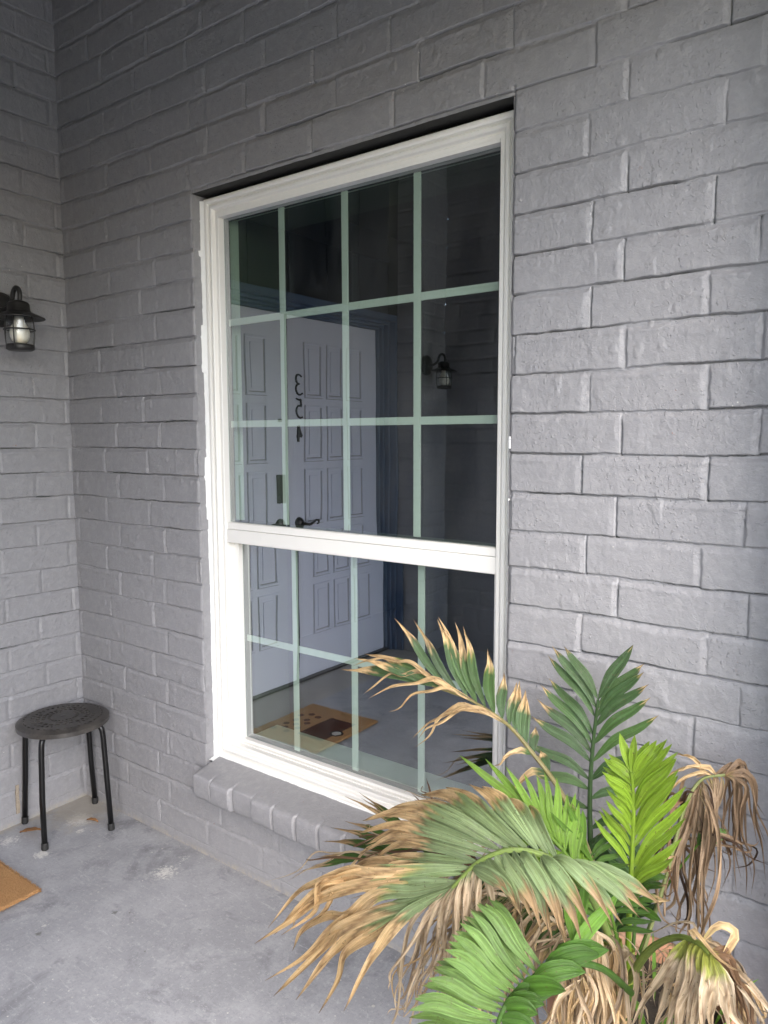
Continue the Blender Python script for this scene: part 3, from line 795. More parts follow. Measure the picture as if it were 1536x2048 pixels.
# ------------------------------------------------------------------ pot and palm
PC = (2.285, -.290)
def pot_mat():
    m, nt, b = new_mat('terracotta'); n = N(nt)
    c = n.mix(n.noise(14, 5, .6), (.36, .17, .10), (.50, .27, .16)); c = n.mix(n.ramp(n.noise(6, 4), .5, .72), c, (.50, .38, .28))
    nt.links.new(c, b.inputs['Base Color']); b.inputs['Roughness'].default_value = .85; nt.links.new(n.bump(n.noise(90, 4), .3, .003), b.inputs['Normal']); return m
pot = empty('plant_pot', (PC[0], PC[1], 0)); tag(pot, 'round terracotta pot holding the half dried palm in front of the brick wall', 'plant pot')
bm = bmesh.new(); lathe(bm, [(.001, 0.002), (.105, .002), (.110, .01), (.142, .335), (.142, .350), (.158, .352), (.163, .360), (.164, .415), (.160, .424), (.151, .424), (.147, .415), (.143, .36), (.138, .34), (.001, .33)], (PC[0], PC[1], 0), n=64)
obj('pot_body', bm, pot_mat(), pot, smooth=True)
sm, nt, b = new_mat('soil'); n = N(nt)
c = n.mix(n.noise(60, 5, .8), (.018, .013, .009), (.075, .055, .035)); c = n.mix(n.ramp(n.vor(55), .16, .10), c, (.34, .28, .20))
nt.links.new(c, b.inputs['Base Color']); b.inputs['Roughness'].default_value = .95; nt.links.new(n.bump(n.noise(90, 4, .8), 1, .02), b.inputs['Normal'])
rr = np.linspace(0, .1455, 30); aa = np.linspace(0, 2*np.pi, 97)
A, Rr = np.meshgrid(aa, rr); X = PC[0]+Rr*np.cos(A); Y = PC[1]+Rr*np.sin(A)
V = np.stack([X, Y, .385+.012*fbm(X*30, Y*30, 3)], -1).reshape(-1, 3); i = np.arange(29)[:, None]*97+np.arange(96)[None, :]
npmesh('soil', V, np.stack([i, i+1, i+98, i+97], -1).reshape(-1, 4), sm, pot)

def leaf_mat():
    m, nt, b = new_mat('palm_leaf'); n = N(nt)
    a = nt.nodes.new('ShaderNodeVertexColor'); a.layer_name = 'col'
    fa = nt.nodes.new('ShaderNodeVertexColor'); fa.layer_name = 'fibre'
    mp = nt.nodes.new('ShaderNodeMapping'); mp.inputs['Scale'].default_value = (11, 1.6, 37); nt.links.new(fa.outputs[0], mp.inputs[0])
    fib = n.noise(1.0, 4, .65, vec=mp.outputs[0])
    c = n.mix(n.ramp(n.noise(38, 4, .7), .35, .75), a.outputs[0], n.mix(1.0, a.outputs[0], (.80, .80, .76), 'MULTIPLY'))
    c = n.mix(n.ramp(fib, .36, .62), n.mix(1.0, c, (.70, .66, .58), 'MULTIPLY'), c)
    c = n.mix(n.math('MULTIPLY', n.ramp(n.noise(170, 2), .66, .72), .6), c, (.10, .07, .035))
    c = n.mix(n.math('MULTIPLY', n.ramp(n.noise(26, 5, .8), .55, .8), .16), c, (.46, .46, .42))
    nt.links.new(c, b.inputs['Base Color']); b.inputs['Specular IOR Level'].default_value = .5
    nt.links.new(n.ramp(n.noise(30, 3), .3, .7, (.30,)*3+(1,), (.50,)*3+(1,)), b.inputs['Roughness'])
    nt.links.new(n.bump(fib, 1.0, .0030), b.inputs['Normal'])
    tr = nt.nodes.new('ShaderNodeBsdfTranslucent'); nt.links.new(c, tr.inputs[0])
    mx = nt.nodes.new('ShaderNodeMixShader'); mx.inputs[0].default_value = .34
    out = nt.nodes['Material Output']
    nt.links.new(b.outputs[0], mx.inputs[1]); nt.links.new(tr.outputs[0], mx.inputs[2]); nt.links.new(mx.outputs[0], out.inputs[0])
    return m
M['leaf'] = leaf_mat()
palm = empty('potted_palm', (PC[0], PC[1], .385)); tag(palm, 'half dried palm with green and burnt tan fronds in front of the window', 'plant')

DARK = (.040, .090, .028); BLUE = (.080, .145, .060); LIME = (.25, .40, .035); PALE = (.27, .36, .18); MID = (.065, .15, .022); GRASS = (.13, .27, .03)
TAN = (.93, .68, .38); TAN2 = (.82, .66, .47); BROWN = (.26, .15, .08); GREY = (.36, .28, .20); SCORCH = (.085, .045, .025); YEL = (.36, .38, .07)
rnd = random.Random(11)
def mixc(a, b, t): t = max(0, min(1, t)); return tuple(a[i]*(1-t)+b[i]*t for i in range(3))
S_TH = .25
class Leaves:
    def __init__(s): s.V = []; s.F = []; s.C = []; s.S = []
    def blade(s, P, W, nh, col, burn=.7, dead=TAN, twist=0, curl=0, fold=.25, wp=.35, n=None):
        """P: control points base..tip; W: half width; nh: normal hint; burn: fraction at which the tip dies"""
        L = sum((Vector(P[i+1])-Vector(P[i])).length for i in range(len(P)-1)); n = n or max(8, min(30, int(L/.011)))
        if burn < .3 and L > .06:
            B_ = bez(P, 7); amp = L*.032
            P = [p+Vector((rnd.uniform(-1, 1), rnd.uniform(-1, 1), rnd.uniform(-1, 1)))*amp*(0 if i == 0 else min(1, i/3)) for i, p in enumerate(B_)]
        C_ = bez(P, n); o = len(s.V); ph = rnd.random()*6
        shade = .82+.36*rnd.random(); m_ = 6; tw0 = (rnd.random()-.5)*.3; kf = 3+rnd.random()*3
        for i, p in enumerate(C_):
            t = i/(n-1)
            tg = (C_[min(i+1, n-1)]-C_[max(i-1, 0)]).normalized()
            nn = (nh - tg*nh.dot(tg)); nn = nn.normalized() if nn.length > 1e-4 else Vector((0, 0, 1))
            d_ = max(0, (t-burn)/(1-burn+1e-6)) if burn < 1 else 0
            q = Matrix.Rotation(tw0 + twist*t + curl*d_*math.sin(ph+d_*4), 3, tg); nn = q @ nn; sd = tg.cross(nn)
            wd = W*((t/wp)**.6 if t < wp else (1-((t-wp)/(1-wp))**2.4))
            if burn < 1: wd *= 1-S_TH*min(1, d_*2.2)
            wd = max(wd, W*.03)
            f = fold + 1.2*min(1, d_*1.5)*(1 if burn < 1 else 0)*.8
            jit_ = .12*math.sin(t*kf*6+ph)*d_
            for k in range(m_+1):
                u = k/m_*2-1
                ripple = .10*math.cos(u*9.4)*wd
                pos = p + sd*(u*wd*math.cos(f*.7)) + nn*((abs(u)-.5)*wd*f + ripple + jit_*wd*u)
                s.V.append(pos)
                # colour: streaky burn front
                bt = t + .045*math.sin(u*5+ph) + .03*math.sin(u*11+ph*2)
                c = mixc(col, tuple(v*1.25 for v in col), .5+.5*math.cos(u*12.5))
                c = mixc(c, tuple(min(1, v*1.5) for v in col), (1-abs(u))**6*.5)
                if burn < 1:
                    z = (bt-burn)/.09
                    dd = mixc(dead, tuple(v*.80 for v in dead), .5+.5*math.sin(u*9+t*5+ph))
                    if dead is TAN or dead is TAN2: dd = mixc(dd, BROWN, .75*max(0, math.sin(t*21+ph*3+u*2)-.55)/.45)
                    if t > .93: dd = mixc(dd, SCORCH, (t-.93)/.07*.8)
                    if z > 0: c = mixc(mixc(c, SCORCH if ph > 2 else YEL, min(1, z*1.6)*.8), dd, (z-.35)*1.8)
                s.C.append((*[v*shade for v in c], 1)); s.S.append((u*.5+.5, t*L*6, ph/6.0, 1))
        for i in range(n-1):
            for k in range(m_):
                a = o+i*(m_+1)+k; s.F.append((a, a+1, a+m_+2, a+m_+1))
    def stem(s, P, r0, r1, col, n=26):
        C_ = bez(P, n); o = len(s.V); m_ = 8
        for i, p in enumerate(C_):
            t = i/(n-1); tg = (C_[min(i+1, n-1)]-C_[max(i-1, 0)]).normalized()
            a = Vector((0, 1, 0)); u = (a-tg*a.dot(tg)).normalized(); v = tg.cross(u); r = r0+(r1-r0)*t
            for k in range(m_+1):
                an = k*2*math.pi/m_; s.V.append(p+(u*math.cos(an)+v*math.sin(an))*r); s.C.append((*mixc(col, tuple(q*1.25 for q in col), .5+.5*math.sin(an)), 1)); s.S.append((k/m_, t*2, .3, 1))
        for i in range(n-1):
            for k in range(m_):
                a = o+i*(m_+1)+k; s.F.append((a, a+1, a+m_+2, a+m_+1))
        return C_
    def build(s, label=None):
        o = npmesh('frond', [tuple(v) for v in s.V], s.F, M['leaf'], palm, True, s.C)
        ca = o.data.color_attributes.new('fibre', 'FLOAT_COLOR', 'POINT'); ca.data.foreach_set('color', np.asarray(s.S, np.float32).ravel())
        if label: o['label'] = label
        return o
def W3(p): return at(*p)
def lerp_list(L, t):
    k = t*(len(L)-1); i = min(int(k), len(L)-2); f = k-i
    return [L[i][j]*(1-f)+L[i+1][j]*f for j in range(len(L[0]))]
NH = Vector((.25, -.85, .45)).normalized()
def frond(rachis, sides, col, r=(.0055, .0018), label=None, stemcol=None, hint=NH, extra=None):
    """rachis: (px,py,Y) list.  sides: dicts(tips=[(s,px,py,Y)..], n, W, burn=(a,b), dead, sag, twist, curl)"""
    L = Leaves(); pts = [W3(p) for p in rachis]
    cs = L.stem(pts, r[0], r[1], stemcol or col)
    for S in sides:
        n = S['n']; tips = S['tips']
        for i in range(n):
            t = i/(n-1) if n > 1 else 0
            s_, px, py, Y = lerp_list(tips, t)
            jx = S.get('jit', 8); px += rnd.uniform(-jx, jx); py += rnd.uniform(-jx, jx)
            s_ = max(0, min(1, s_)); base = cs[int(round(s_*(len(cs)-1)))]
            tip = W3((px, py, Y + rnd.uniform(-.02, .02)))
            d = tip-base; sag = S.get('sag', .1)*d.length*rnd.uniform(.6, 1.3)
            tg = (cs[min(int(s_*(len(cs)-1))+1, len(cs)-1)]-cs[max(int(s_*(len(cs)-1))-1, 0)]).normalized()
            p1 = base + d*.33 + Vector((0, 0, sag)) + tg*d.length*S.get('fw', .06)
            p2 = base + d*.70 + Vector((0, 0, sag*.9))
            P = [base, p1, p2, tip]
            if S.get('hook'):
                hk = S['hook']*d.length*rnd.uniform(.3, 1.2); P = [base, p1, p2, tip, tip+Vector((rnd.uniform(-.5, .5)*hk, rnd.uniform(-.5, .5)*hk, -hk*rnd.random()))]
            b0, b1 = S.get('burn', (1.1, 1.1)); bu = (b0+(b1-b0)*t+rnd.uniform(-.04, .04)) if S.get('ramp') else rnd.uniform(b0, b1)
            cl = mixc(S.get('col', col), GRASS if rnd.random() < .5 else DARK, rnd.random()*.18)
            hint2 = (S.get('hint', hint) + Vector((rnd.uniform(-.25, .25), rnd.uniform(-.2, .2), rnd.uniform(-.25, .25)))).normalized()
            L.blade(P, S['W']*rnd.uniform(.82, 1.12), hint2, cl, burn=bu if bu < .99 else 1.1, dead=S.get('dead', TAN), twist=S.get('twist', .2)*rnd.uniform(-1, 1), curl=S.get('curl', 1.2), fold=S.get('fold', .3), wp=S.get('wp', .35))
    if extra:
        for (pp, W, cl, bu, dead) in extra: L.blade([W3(p) for p in pp], W, NH, cl, burn=bu, dead=dead, curl=1.5)
    return L.build(label)

# A: upper left frond, burnt tips over the glass
frond([(1238, 1940, -.29), (1190, 1740, -.27), (1125, 1590, -.25), (1060, 1500, -.25), (1010, 1445, -.26), (940, 1400, -.27), (865, 1372, -.28)],
      [dict(tips=[(.60, 1040, 1360, -.22), (.68, 1016, 1352, -.24), (.74, 944, 1262, -.25), (.80, 890, 1232, -.26), (.86, 868, 1230, -.27), (.93, 787, 1242, -.28)], n=10, W=.0120, burn=(.40, .60), sag=.03, curl=1.0),
       dict(tips=[(.62, 826, 1488, -.33), (.72, 832, 1478, -.32), (.80, 722, 1398, -.31), (.93, 700, 1345, -.3)], n=7, W=.0075, burn=(.02, .12), sag=.16, curl=2.2, jit=14, dead=TAN),
       dict(tips=[(.93, 735, 1302, -.28), (1, 674, 1340, -.29)], n=3, W=.012, burn=(.5, .62), sag=.05, curl=1.5),
       dict(tips=[(.42, 1085, 1500, -.2), (.52, 1050, 1395, -.22), (.6, 1045, 1370, -.22)], n=5, W=.012, burn=(.45, .6), sag=.05, curl=1.6),
       dict(tips=[(.40, 1010, 1590, -.30), (.5, 990, 1530, -.3)], n=2, W=.009, burn=(.05, .3), sag=.2, curl=2)],
      BLUE, r=(.0065, .0022), label='upper frond with green leaflets and burnt tan tips over the glass', stemcol=(.30, .26, .10))
# B: dark upright frond against the wall
frond([(1232, 1960, -.25), (1190, 1800, -.20), (1181, 1680, -.17), (1180, 1580, -.16), (1186, 1490, -.15), (1196, 1400, -.15)],
      [dict(tips=[(.48, 1060, 1640, -.19), (.56, 1052, 1560, -.19), (.66, 1060, 1462, -.18), (.76, 1072, 1390, -.16), (.84, 1092, 1362, -.14), (.92, 1102, 1302, -.13), (1, 1122, 1286, -.13)], n=11, W=.0108, burn=(.70, .86), sag=.02, curl=1.5, col=BLUE),
       dict(tips=[(.44, 1290, 1640, -.14), (.58, 1262, 1560, -.13), (.70, 1322, 1446, -.12), (.80, 1294, 1390, -.11), (.88, 1298, 1356, -.11), (.95, 1290, 1335, -.11), (1, 1266, 1292, -.12)], n=9, W=.0112, burn=(.80, .95), sag=.03, curl=1.0)],
      mixc(DARK, BLUE, .35), r=(.008, .003), label='tall dark green upright frond against the brick wall')
# C: bright lime frond
frond([(1255, 1960, -.31), (1258, 1840, -.33), (1263, 1740, -.35), (1267, 1640, -.36), (1266, 1580, -.36), (1262, 1545, -.37)],
      [dict(tips=[(.38, 1185, 1640, -.40), (.50, 1214, 1600, -.41), (.62, 1216, 1570, -.41), (.74, 1210, 1545, -.40), (.86, 1210, 1520, -.39), (.96, 1224, 1506, -.38)], n=15, W=.0062, burn=(1.1, 1.1), sag=.01),
       dict(tips=[(.30, 1346, 1712, -.36), (.38, 1380, 1618, -.37), (.50, 1362, 1560, -.37), (.62, 1358, 1520, -.37), (.74, 1352, 1500, -.37), (.86, 1332, 1482, -.37), (.95, 1305, 1484, -.37), (1, 1240, 1462, -.37)], n=17, W=.0085, burn=(1.1, 1.1), sag=.02)],
      LIME, r=(.006, .0022), label='bright lime green young frond')
# D: broad pale frond arching left with long burnt tips
frond([(1250, 1965, -.33), (1222, 1885, -.40), (1180, 1790, -.46), (1110, 1722, -.52), (1030, 1700, -.56), (960, 1722, -.58), (905, 1775, -.60)],
      [dict(tips=[(.50, 1035, 1600, -.42), (.58, 930, 1560, -.44), (.66, 775, 1625, -.46), (.74, 715, 1655, -.48), (.82, 735, 1722, -.5), (.9, 655, 1805, -.52)], n=17, W=.0135, burn=(.56, .26), ramp=1, sag=.10, curl=.35, dead=TAN, fold=.2, wp=.55),
       dict(tips=[(.86, 645, 1805, -.54), (.90, 535, 1880, -.55), (.94, 566, 1862, -.56), (.97, 546, 1995, -.58), (1, 680, 2030, -.6)], n=13, W=.0165, burn=(.10, .42), sag=.10, curl=.7, dead=TAN, wp=.5),
       dict(tips=[(.44, 1328, 1820, -.5), (.50, 1250, 1850, -.54), (.58, 1160, 1880, -.60), (.66, 1110, 1880, -.62), (.76, 1068, 1850, -.63), (.86, 1015, 1800, -.63)], n=16, W=.0112, burn=(.52, .78), sag=.16, curl=.9, dead=mixc(BROWN, TAN, .4), fold=.3, wp=.4),
       dict(tips=[(.78, 1000, 1880, -.62), (.86, 945, 1930, -.62), (.92, 870, 1960, -.62), (1, 770, 2030, -.60)], n=16, W=.0065, burn=(.0, .1), sag=.12, curl=2.6, jit=34, dead=TAN2, hook=.15)],
      PALE, r=(.0075, .003), label='broad pale green frond arching left with long burnt tan leaflets', stemcol=(.24, .34, .09))
# D2: hanging tan cluster under it
frond([(1235, 1975, -.34), (1120, 1850, -.45), (1010, 1790, -.50), (930, 1790, -.53)],
      [dict(tips=[(.55, 990, 1960, -.5), (.68, 900, 1990, -.52), (.8, 850, 1950, -.53), (.9, 780, 1990, -.54), (1, 830, 2060, -.55)], n=16, W=.0055, burn=(.0, .06), sag=.14, curl=3, jit=40, dead=TAN2, hook=.2),
       dict(tips=[(.45, 1050, 2040, -.47), (.6, 960, 2080, -.5), (.8, 900, 2050, -.5)], n=8, W=.0055, burn=(.0, .06), sag=.14, curl=3, jit=40, dead=GREY, hook=.2)],
      MID, r=(.004, .002), label='dead tan leaflets hanging under the pale frond', stemcol=TAN2)
# E: fine dry leaflets reaching left above the floor
frond([(1215, 1960, -.27), (1060, 1830, -.26), (930, 1760, -.25), (820, 1725, -.25)],
      [dict(tips=[(.6, 690, 1588, -.14), (.72, 735, 1582, -.13), (.8, 676, 1642, -.16), (.88, 648, 1668, -.18), (.94, 640, 1722, -.22), (1, 600, 1742, -.22)], n=9, W=.0098, burn=(.58, .74), sag=.04, curl=1.6, col=MID, dead=mixc(TAN, BROWN, .4)),
       dict(tips=[(.9, 535, 1752, -.28), (1, 640, 1770, -.3)], n=3, W=.005, burn=(.0, .05), sag=.10, curl=2.4, dead=TAN2),
       dict(tips=[(.5, 860, 1620, -.1), (.62, 845, 1560, -.1), (.7, 830, 1600, -.1)], n=5, W=.008, burn=(.0, .3), sag=.04, curl=3, dead=BROWN)],
      DARK, r=(.004, .002), label='small dark green frond with scorched tips in front of the sill')
# F: glossy broad green frond, bottom
frond([(1262, 1985, -.42), (1200, 1935, -.52), (1112, 1927, -.60), (1060, 1962, -.65), (1022, 1995, -.68), (1000, 2035, -.70), (985, 2090, -.71)],
      [dict(tips=[(.40, 978, 1795, -.60), (.48, 948, 1818, -.64), (.56, 915, 1850, -.68), (.66, 885, 1905, -.72), (.78, 850, 1965, -.75), (.9, 815, 2030, -.77), (1, 800, 2120, -.78)], n=34, W=.0080, burn=(.9, 1.25), sag=.08, fold=.30, wp=.5, jit=6, col=mixc(GRASS, PALE, .35)),
       dict(tips=[(.30, 1212, 1902, -.56), (.42, 1205, 1912, -.60), (.55, 1130, 1975, -.66), (.7, 1095, 2010, -.7), (.85, 1070, 2060, -.72)], n=9, W=.016, burn=(1.1, 1.1), sag=.10, fold=.3, col=MID),
       dict(tips=[(.22, 1120, 1700, -.45), (.28, 1235, 1780, -.45)], n=3, W=.010, burn=(1.1, 1.1), sag=.02, col=GRASS)],
      MID, r=(.006, .003), label='glossy broad green frond at the bottom of the picture')
# G: dried brown frond at the right
frond([(1272, 1950, -.27), (1330, 1760, -.22), (1368, 1620, -.19), (1402, 1560, -.17), (1450, 1550, -.16)],
      [dict(tips=[(.80, 1350, 1500, -.14), (.86, 1300, 1620, -.2), (.92, 1340, 1560, -.2)], n=4, W=.007, burn=(.0, .05), sag=.25, curl=2, dead=TAN, jit=14),
       dict(tips=[(.90, 1520, 1570, -.10), (.95, 1530, 1700, -.10), (1, 1510, 1770, -.09), (1, 1464, 1780, -.12), (.95, 1462, 1690, -.12)], n=16, W=.0062, burn=(.0, .05), sag=.30, curl=2.0, dead=mixc(BROWN, GREY, .45), jit=20),
       dict(tips=[(.65, 1330, 1800, -.2), (.75, 1375, 1860, -.19), (.85, 1400, 1870, -.18), (.95, 1395, 1700, -.18)], n=13, W=.0075, burn=(.0, .05), sag=.12, curl=2.8, dead=mixc(BROWN, TAN2, .35), jit=18, hook=.1)],
      BROWN, r=(.004, .0025), label='dried brown frond drooping beside the wall at the right', stemcol=(.26, .30, .12))
# M: small green leaf on a thin stalk
frond([(1268, 1930, -.26), (1330, 1780, -.2), (1395, 1690, -.17)],
      [dict(tips=[(1, 1420, 1605, -.15), (1, 1455, 1660, -.14)], n=3, W=.013, burn=(.8, .95), sag=.02, col=MID, jit=3)],
      GRASS, r=(.0028, .002), label='small green forked leaf on a thin stalk')
# H: bottom right, yellow-based tan streamers
frond([(1256, 1960, -.36), (1300, 1900, -.42), (1350, 1875, -.46), (1395, 1885, -.50), (1420, 1910, -.52)],
      [dict(tips=[(.62, 1262, 2060, -.50), (.72, 1340, 2110, -.54), (.84, 1372, 2120, -.56), (.95, 1420, 2110, -.56), (1, 1495, 2090, -.55)], n=12, W=.0110, burn=(.10, .30), sag=.10, curl=1.2, col=YEL, dead=TAN2, jit=14, wp=.3),
       dict(tips=[(.9, 1440, 2020, -.5), (.96, 1500, 2060, -.5), (1, 1520, 2100, -.5)], n=7, W=.008, burn=(.0, .05), sag=.3, curl=2.2, dead=BROWN, jit=20)],
      YEL, r=(.007, .003), label='yellow based frond with tan streamers at the bottom right', stemcol=(.26, .34, .08),
      extra=[([(1400, 1890, -.5), (1445, 1850, -.5), (1478, 1890, -.5), (1440, 1925, -.5), (1470, 1970, -.5), (1502, 1950, -.5)], .009, TAN, .0, TAN),
             ([(1395, 1885, -.5), (1385, 1860, -.5), (1430, 1905, -.52), (1490, 1950, -.54)], .006, TAN, .0, TAN),
             ([(1400, 1890, -.48), (1380, 1845, -.46), (1330, 1858, -.44), (1270, 1872, -.42)], .003, TAN2, .0, TAN2)])
# I: dead skirt in the middle
frond([(1248, 1970, -.36), (1225, 1890, -.42), (1190, 1862, -.47)],
      [dict(tips=[(.7, 1128, 1960, -.48), (.85, 1140, 2060, -.5), (1, 1175, 2100, -.52), (1, 1215, 2100, -.5), (.9, 1245, 2080, -.48)], n=15, W=.0085, burn=(.0, .05), sag=.12, curl=1.8, dead=mixc(TAN2, TAN, .3), jit=18)],
      TAN2, r=(.005, .003), label='dead tan leaflets hanging in the middle of the plant', stemcol=TAN2)
# L: grassy young shoots
frond([(1245, 1965, -.36), (1200, 1830, -.40), (1140, 1720, -.42), (1080, 1650, -.43)],
      [dict(tips=[(.70, 1130, 1580, -.38), (.78, 1100, 1545, -.38), (.85, 1068, 1560, -.4), (.92, 1010, 1530, -.42), (1, 922, 1514, -.44)], n=8, W=.0075, burn=(1.1, 1.1), sag=.02),
       dict(tips=[(.45, 1180, 1700, -.36), (.55, 1160, 1640, -.36), (.7, 1145, 1590, -.37)], n=6, W=.007, burn=(1.1, 1.1), sag=.02),
       dict(tips=[(.6, 1060, 1760, -.45), (.8, 1000, 1700, -.45)], n=4, W=.007, burn=(.8, 1.1), sag=.06)],
      mixc(GRASS, LIME, .35), r=(.005, .002), label='grassy green shoots in the middle of the plant')
frond([(1240, 1965, -.33), (1175, 1870, -.34), (1100, 1790, -.34), (1040, 1740, -.34)],
      [dict(tips=[(.5, 1130, 1700, -.3), (.65, 1060, 1640, -.3), (.8, 1010, 1600, -.3), (1, 960, 1600, -.3)], n=8, W=.009, burn=(.7, 1.2), sag=.03),
       dict(tips=[(.4, 1100, 1900, -.36), (.6, 1030, 1880, -.36), (.8, 960, 1860, -.36), (1, 900, 1800, -.36)], n=9, W=.009, burn=(.5, 1.2), sag=.08)],
      DARK, r=(.004, .002), label='dark green inner frond')
frond([(1262, 1960, -.28), (1275, 1800, -.24), (1300, 1700, -.22)],
      [dict(tips=[(.4, 1190, 1780, -.3), (.6, 1210, 1690, -.28), (.8, 1240, 1640, -.26)], n=6, W=.010, burn=(.8, 1.2), sag=.05, col=DARK),
       dict(tips=[(.4, 1330, 1840, -.26), (.6, 1340, 1760, -.24), (.8, 1350, 1720, -.22)], n=6, W=.008, burn=(.3, 1.1), sag=.08)],
      MID, r=(.004, .002), label='inner frond behind the lime green one')
# loose dead straw hanging through the plant
def straw(name_label, base, tips, n, W, cols, jit=20, sag=.12, base_jit=14):
    L = Leaves()
    for i in range(n):
        bx, by, bY = lerp_list(base, rnd.random()); tx, ty, tY = lerp_list(tips, rnd.random())
        p0 = W3((bx+rnd.uniform(-base_jit, base_jit), by+rnd.uniform(-base_jit, base_jit), bY+rnd.uniform(-.03, .03)))
        p3 = W3((tx+rnd.uniform(-jit, jit), ty+rnd.uniform(-jit, jit), tY+rnd.uniform(-.05, .05)))
        d = p3-p0; l = d.length; sg = Vector((rnd.uniform(-.15, .15)*l, rnd.uniform(-.15, .15)*l, sag*l*rnd.uniform(.2, 1.5)))
        P = [p0, p0+d*.3+sg, p0+d*.7+sg*.8, p3]
        if rnd.random() < .5: P.append(p3+Vector((rnd.uniform(-.2, .2)*l, rnd.uniform(-.1, .1)*l, rnd.uniform(-.12, .08)*l)))
        c = cols[rnd.randrange(len(cols))]
        L.blade(P, W*rnd.uniform(.4, 1.3), (NH+Vector((rnd.uniform(-.7, .7), rnd.uniform(-.4, .4), rnd.uniform(-.7, .7)))).normalized(), c, burn=.0, dead=c, curl=rnd.uniform(.5, 3), twist=rnd.uniform(-2, 2), fold=.5)
    L.build(name_label)
straw('tangle of dead straw leaflets hanging left of the stem', [(1200, 1880, -.42), (1080, 1800, -.46), (960, 1765, -.50)], [(1160, 2060, -.46), (1040, 2040, -.48), (930, 1990, -.52), (850, 1930, -.54), (800, 2040, -.56)], 46, .0055, [TAN2, TAN2, TAN, TAN, mixc(BROWN, TAN2, .4)], 45)
straw('dead straw skirt around the cane bases', [(1215, 1860, -.42), (1250, 1910, -.36), (1180, 1880, -.44)], [(1120, 2080, -.46), (1180, 2120, -.48), (1245, 2110, -.44), (1275, 2080, -.40)], 40, .0065, [TAN2, TAN, mixc(TAN, BROWN, .4), GREY], 30)
straw('withered brown leaflets beside the wall', [(1300, 1740, -.2), (1370, 1600, -.17), (1410, 1560, -.16)], [(1320, 1790, -.2), (1370, 1860, -.19), (1405, 1850, -.16), (1470, 1700, -.14), (1530, 1720, -.12)], 26, .0060, [mixc(BROWN, TAN2, .25), mixc(BROWN, GREY, .3), BROWN, SCORCH], 22, .2)
straw('dry straw around the bottom right fronds', [(1330, 1900, -.42), (1400, 1885, -.48), (1450, 1930, -.46)], [(1290, 2080, -.44), (1380, 2110, -.5), (1460, 2100, -.5), (1530, 2080, -.46), (1500, 1960, -.46)], 40, .0070, [TAN2, mixc(TAN2, BROWN, .4), GREY, TAN], 26, .18)
straw('curled dry leaflets in front of the sill', [(980, 1740, -.34), (880, 1720, -.32), (1000, 1700, -.34)], [(700, 1700, -.3), (760, 1640, -.24), (850, 1580, -.2), (640, 1740, -.34), (800, 1850, -.4), (880, 1880, -.4)], 26, .0055, [TAN2, mixc(BROWN, TAN2, .6), TAN, BROWN], 28, .12)
straw('straw hiding the pot', [(1180, 1930, -.50), (1130, 1960, -.52)], [(1060, 2080, -.55), (1120, 2110, -.56), (1180, 2120, -.54)], 26, .0065, [TAN2, TAN, mixc(BROWN, TAN2, .5)], 26)
straw('thin straws on the soil in front of the pot back rim', [(1240, 1990, -.24), (1330, 1985, -.2)], [(1180, 1880, -.2), (1300, 1890, -.18), (1370, 1900, -.22), (1400, 2010, -.25)], 26, .0022, [TAN2, TAN, GREY], 20)
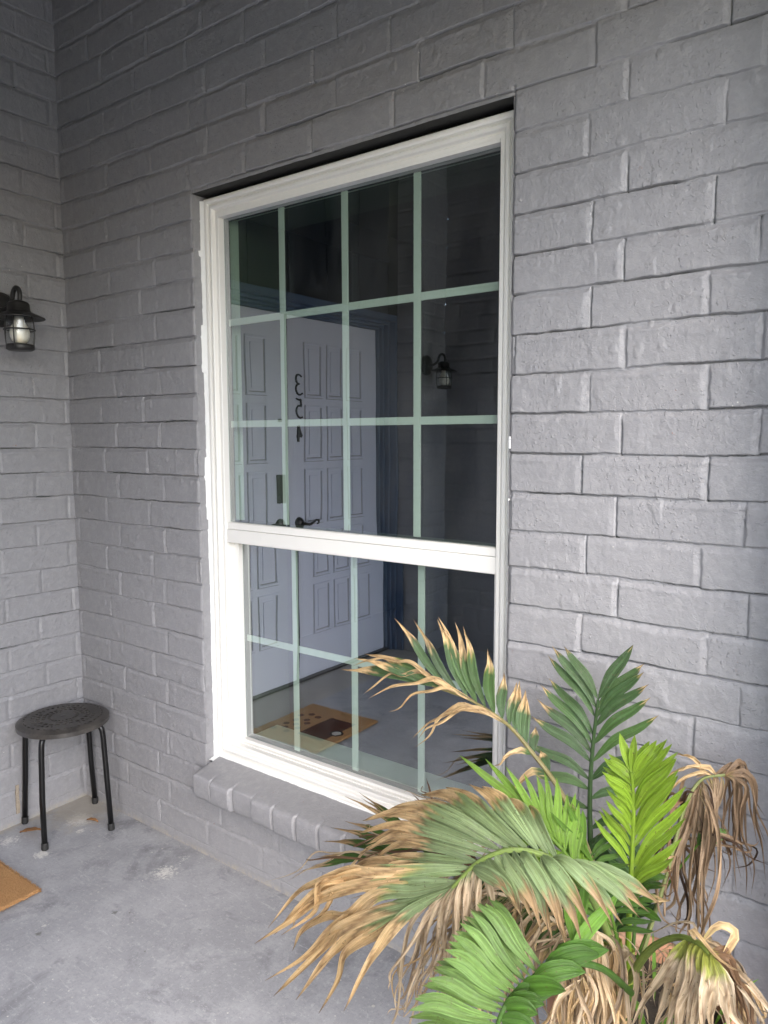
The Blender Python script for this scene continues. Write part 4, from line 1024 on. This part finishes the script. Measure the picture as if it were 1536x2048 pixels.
# deep green undergrowth that closes the gaps between the big fronds
frond([(1240, 1975, -.31), (1160, 1880, -.33), (1080, 1830, -.34), (990, 1800, -.35)],
      [dict(tips=[(.4, 1080, 1740, -.30), (.6, 1020, 1740, -.31), (.8, 950, 1740, -.32), (1, 900, 1790, -.33)], n=12, W=.0095, burn=(.75, 1.2), sag=.03, col=DARK),
       dict(tips=[(.3, 1150, 1960, -.36), (.5, 1080, 1940, -.38), (.7, 1000, 1930, -.4), (1, 900, 1880, -.4)], n=14, W=.0095, burn=(.55, 1.2), sag=.08, col=MID)],
      DARK, r=(.004, .002), label='deep green frond low in the middle of the plant')
frond([(1255, 1975, -.27), (1230, 1860, -.24), (1190, 1780, -.22), (1130, 1730, -.21)],
      [dict(tips=[(.4, 1140, 1800, -.22), (.6, 1090, 1740, -.2), (.8, 1060, 1690, -.18), (1, 1040, 1660, -.17)], n=10, W=.0095, burn=(.8, 1.2), sag=.03, col=DARK),
       dict(tips=[(.3, 1330, 1800, -.2), (.5, 1310, 1740, -.18), (.7, 1270, 1690, -.17), (1, 1180, 1650, -.16)], n=10, W=.0095, burn=(.8, 1.2), sag=.03, col=DARK)],
      DARK, r=(.004, .002), label='deep green frond behind the stems')
# fine young leaflets crowding the middle
frond([(1245, 1965, -.34), (1230, 1860, -.36), (1200, 1760, -.37), (1170, 1690, -.38)],
      [dict(tips=[(.3, 1110, 1790, -.42), (.5, 1090, 1700, -.42), (.7, 1080, 1640, -.41), (.9, 1120, 1600, -.4), (1, 1160, 1620, -.38)], n=14, W=.0065, burn=(.85, 1.2), sag=.03, col=GRASS),
       dict(tips=[(.3, 1320, 1860, -.36), (.5, 1290, 1800, -.35), (.7, 1270, 1740, -.35), (.9, 1230, 1660, -.35)], n=11, W=.0060, burn=(.85, 1.2), sag=.03, col=MID)],
      GRASS, r=(.004, .002), label='fine green leaflets crowding the middle')
# short weeds and stubs on the soil
L = Leaves(); rnd2 = random.Random(3)
for i in range(46):
    a = rnd2.uniform(0, 6.28); q = rnd2.uniform(.03, .135); x, y = PC[0]+q*math.cos(a), PC[1]+q*math.sin(a)
    hgt = rnd2.uniform(.03, .10); dx, dy = rnd2.uniform(-.07, .07), rnd2.uniform(-.07, .07)
    dead_ = rnd2.random() < .55
    L.blade([Vector((x, y, .385)), Vector((x+dx*.4, y+dy*.4, .385+hgt*.7)), Vector((x+dx, y+dy, .39+hgt*(.25 if dead_ else 1)))], rnd2.uniform(.002, .006), NH, GRASS if not dead_ else TAN2, burn=.0 if dead_ else 1.1, dead=TAN2)
L.build('small weeds and dead stubs on the soil')
L = Leaves()
for (px, py, Y) in ((1262, 1900, -.30), (1236, 1880, -.31), (1208, 1890, -.33)):
    L.stem([W3((1250+(px-1240)*.3, 1990, -.30)), W3(((1250+px)/2, 1940, -.3)), W3((px, py, Y))], .013, .007, (.34, .40, .08))
L.build('yellow green cane bases')
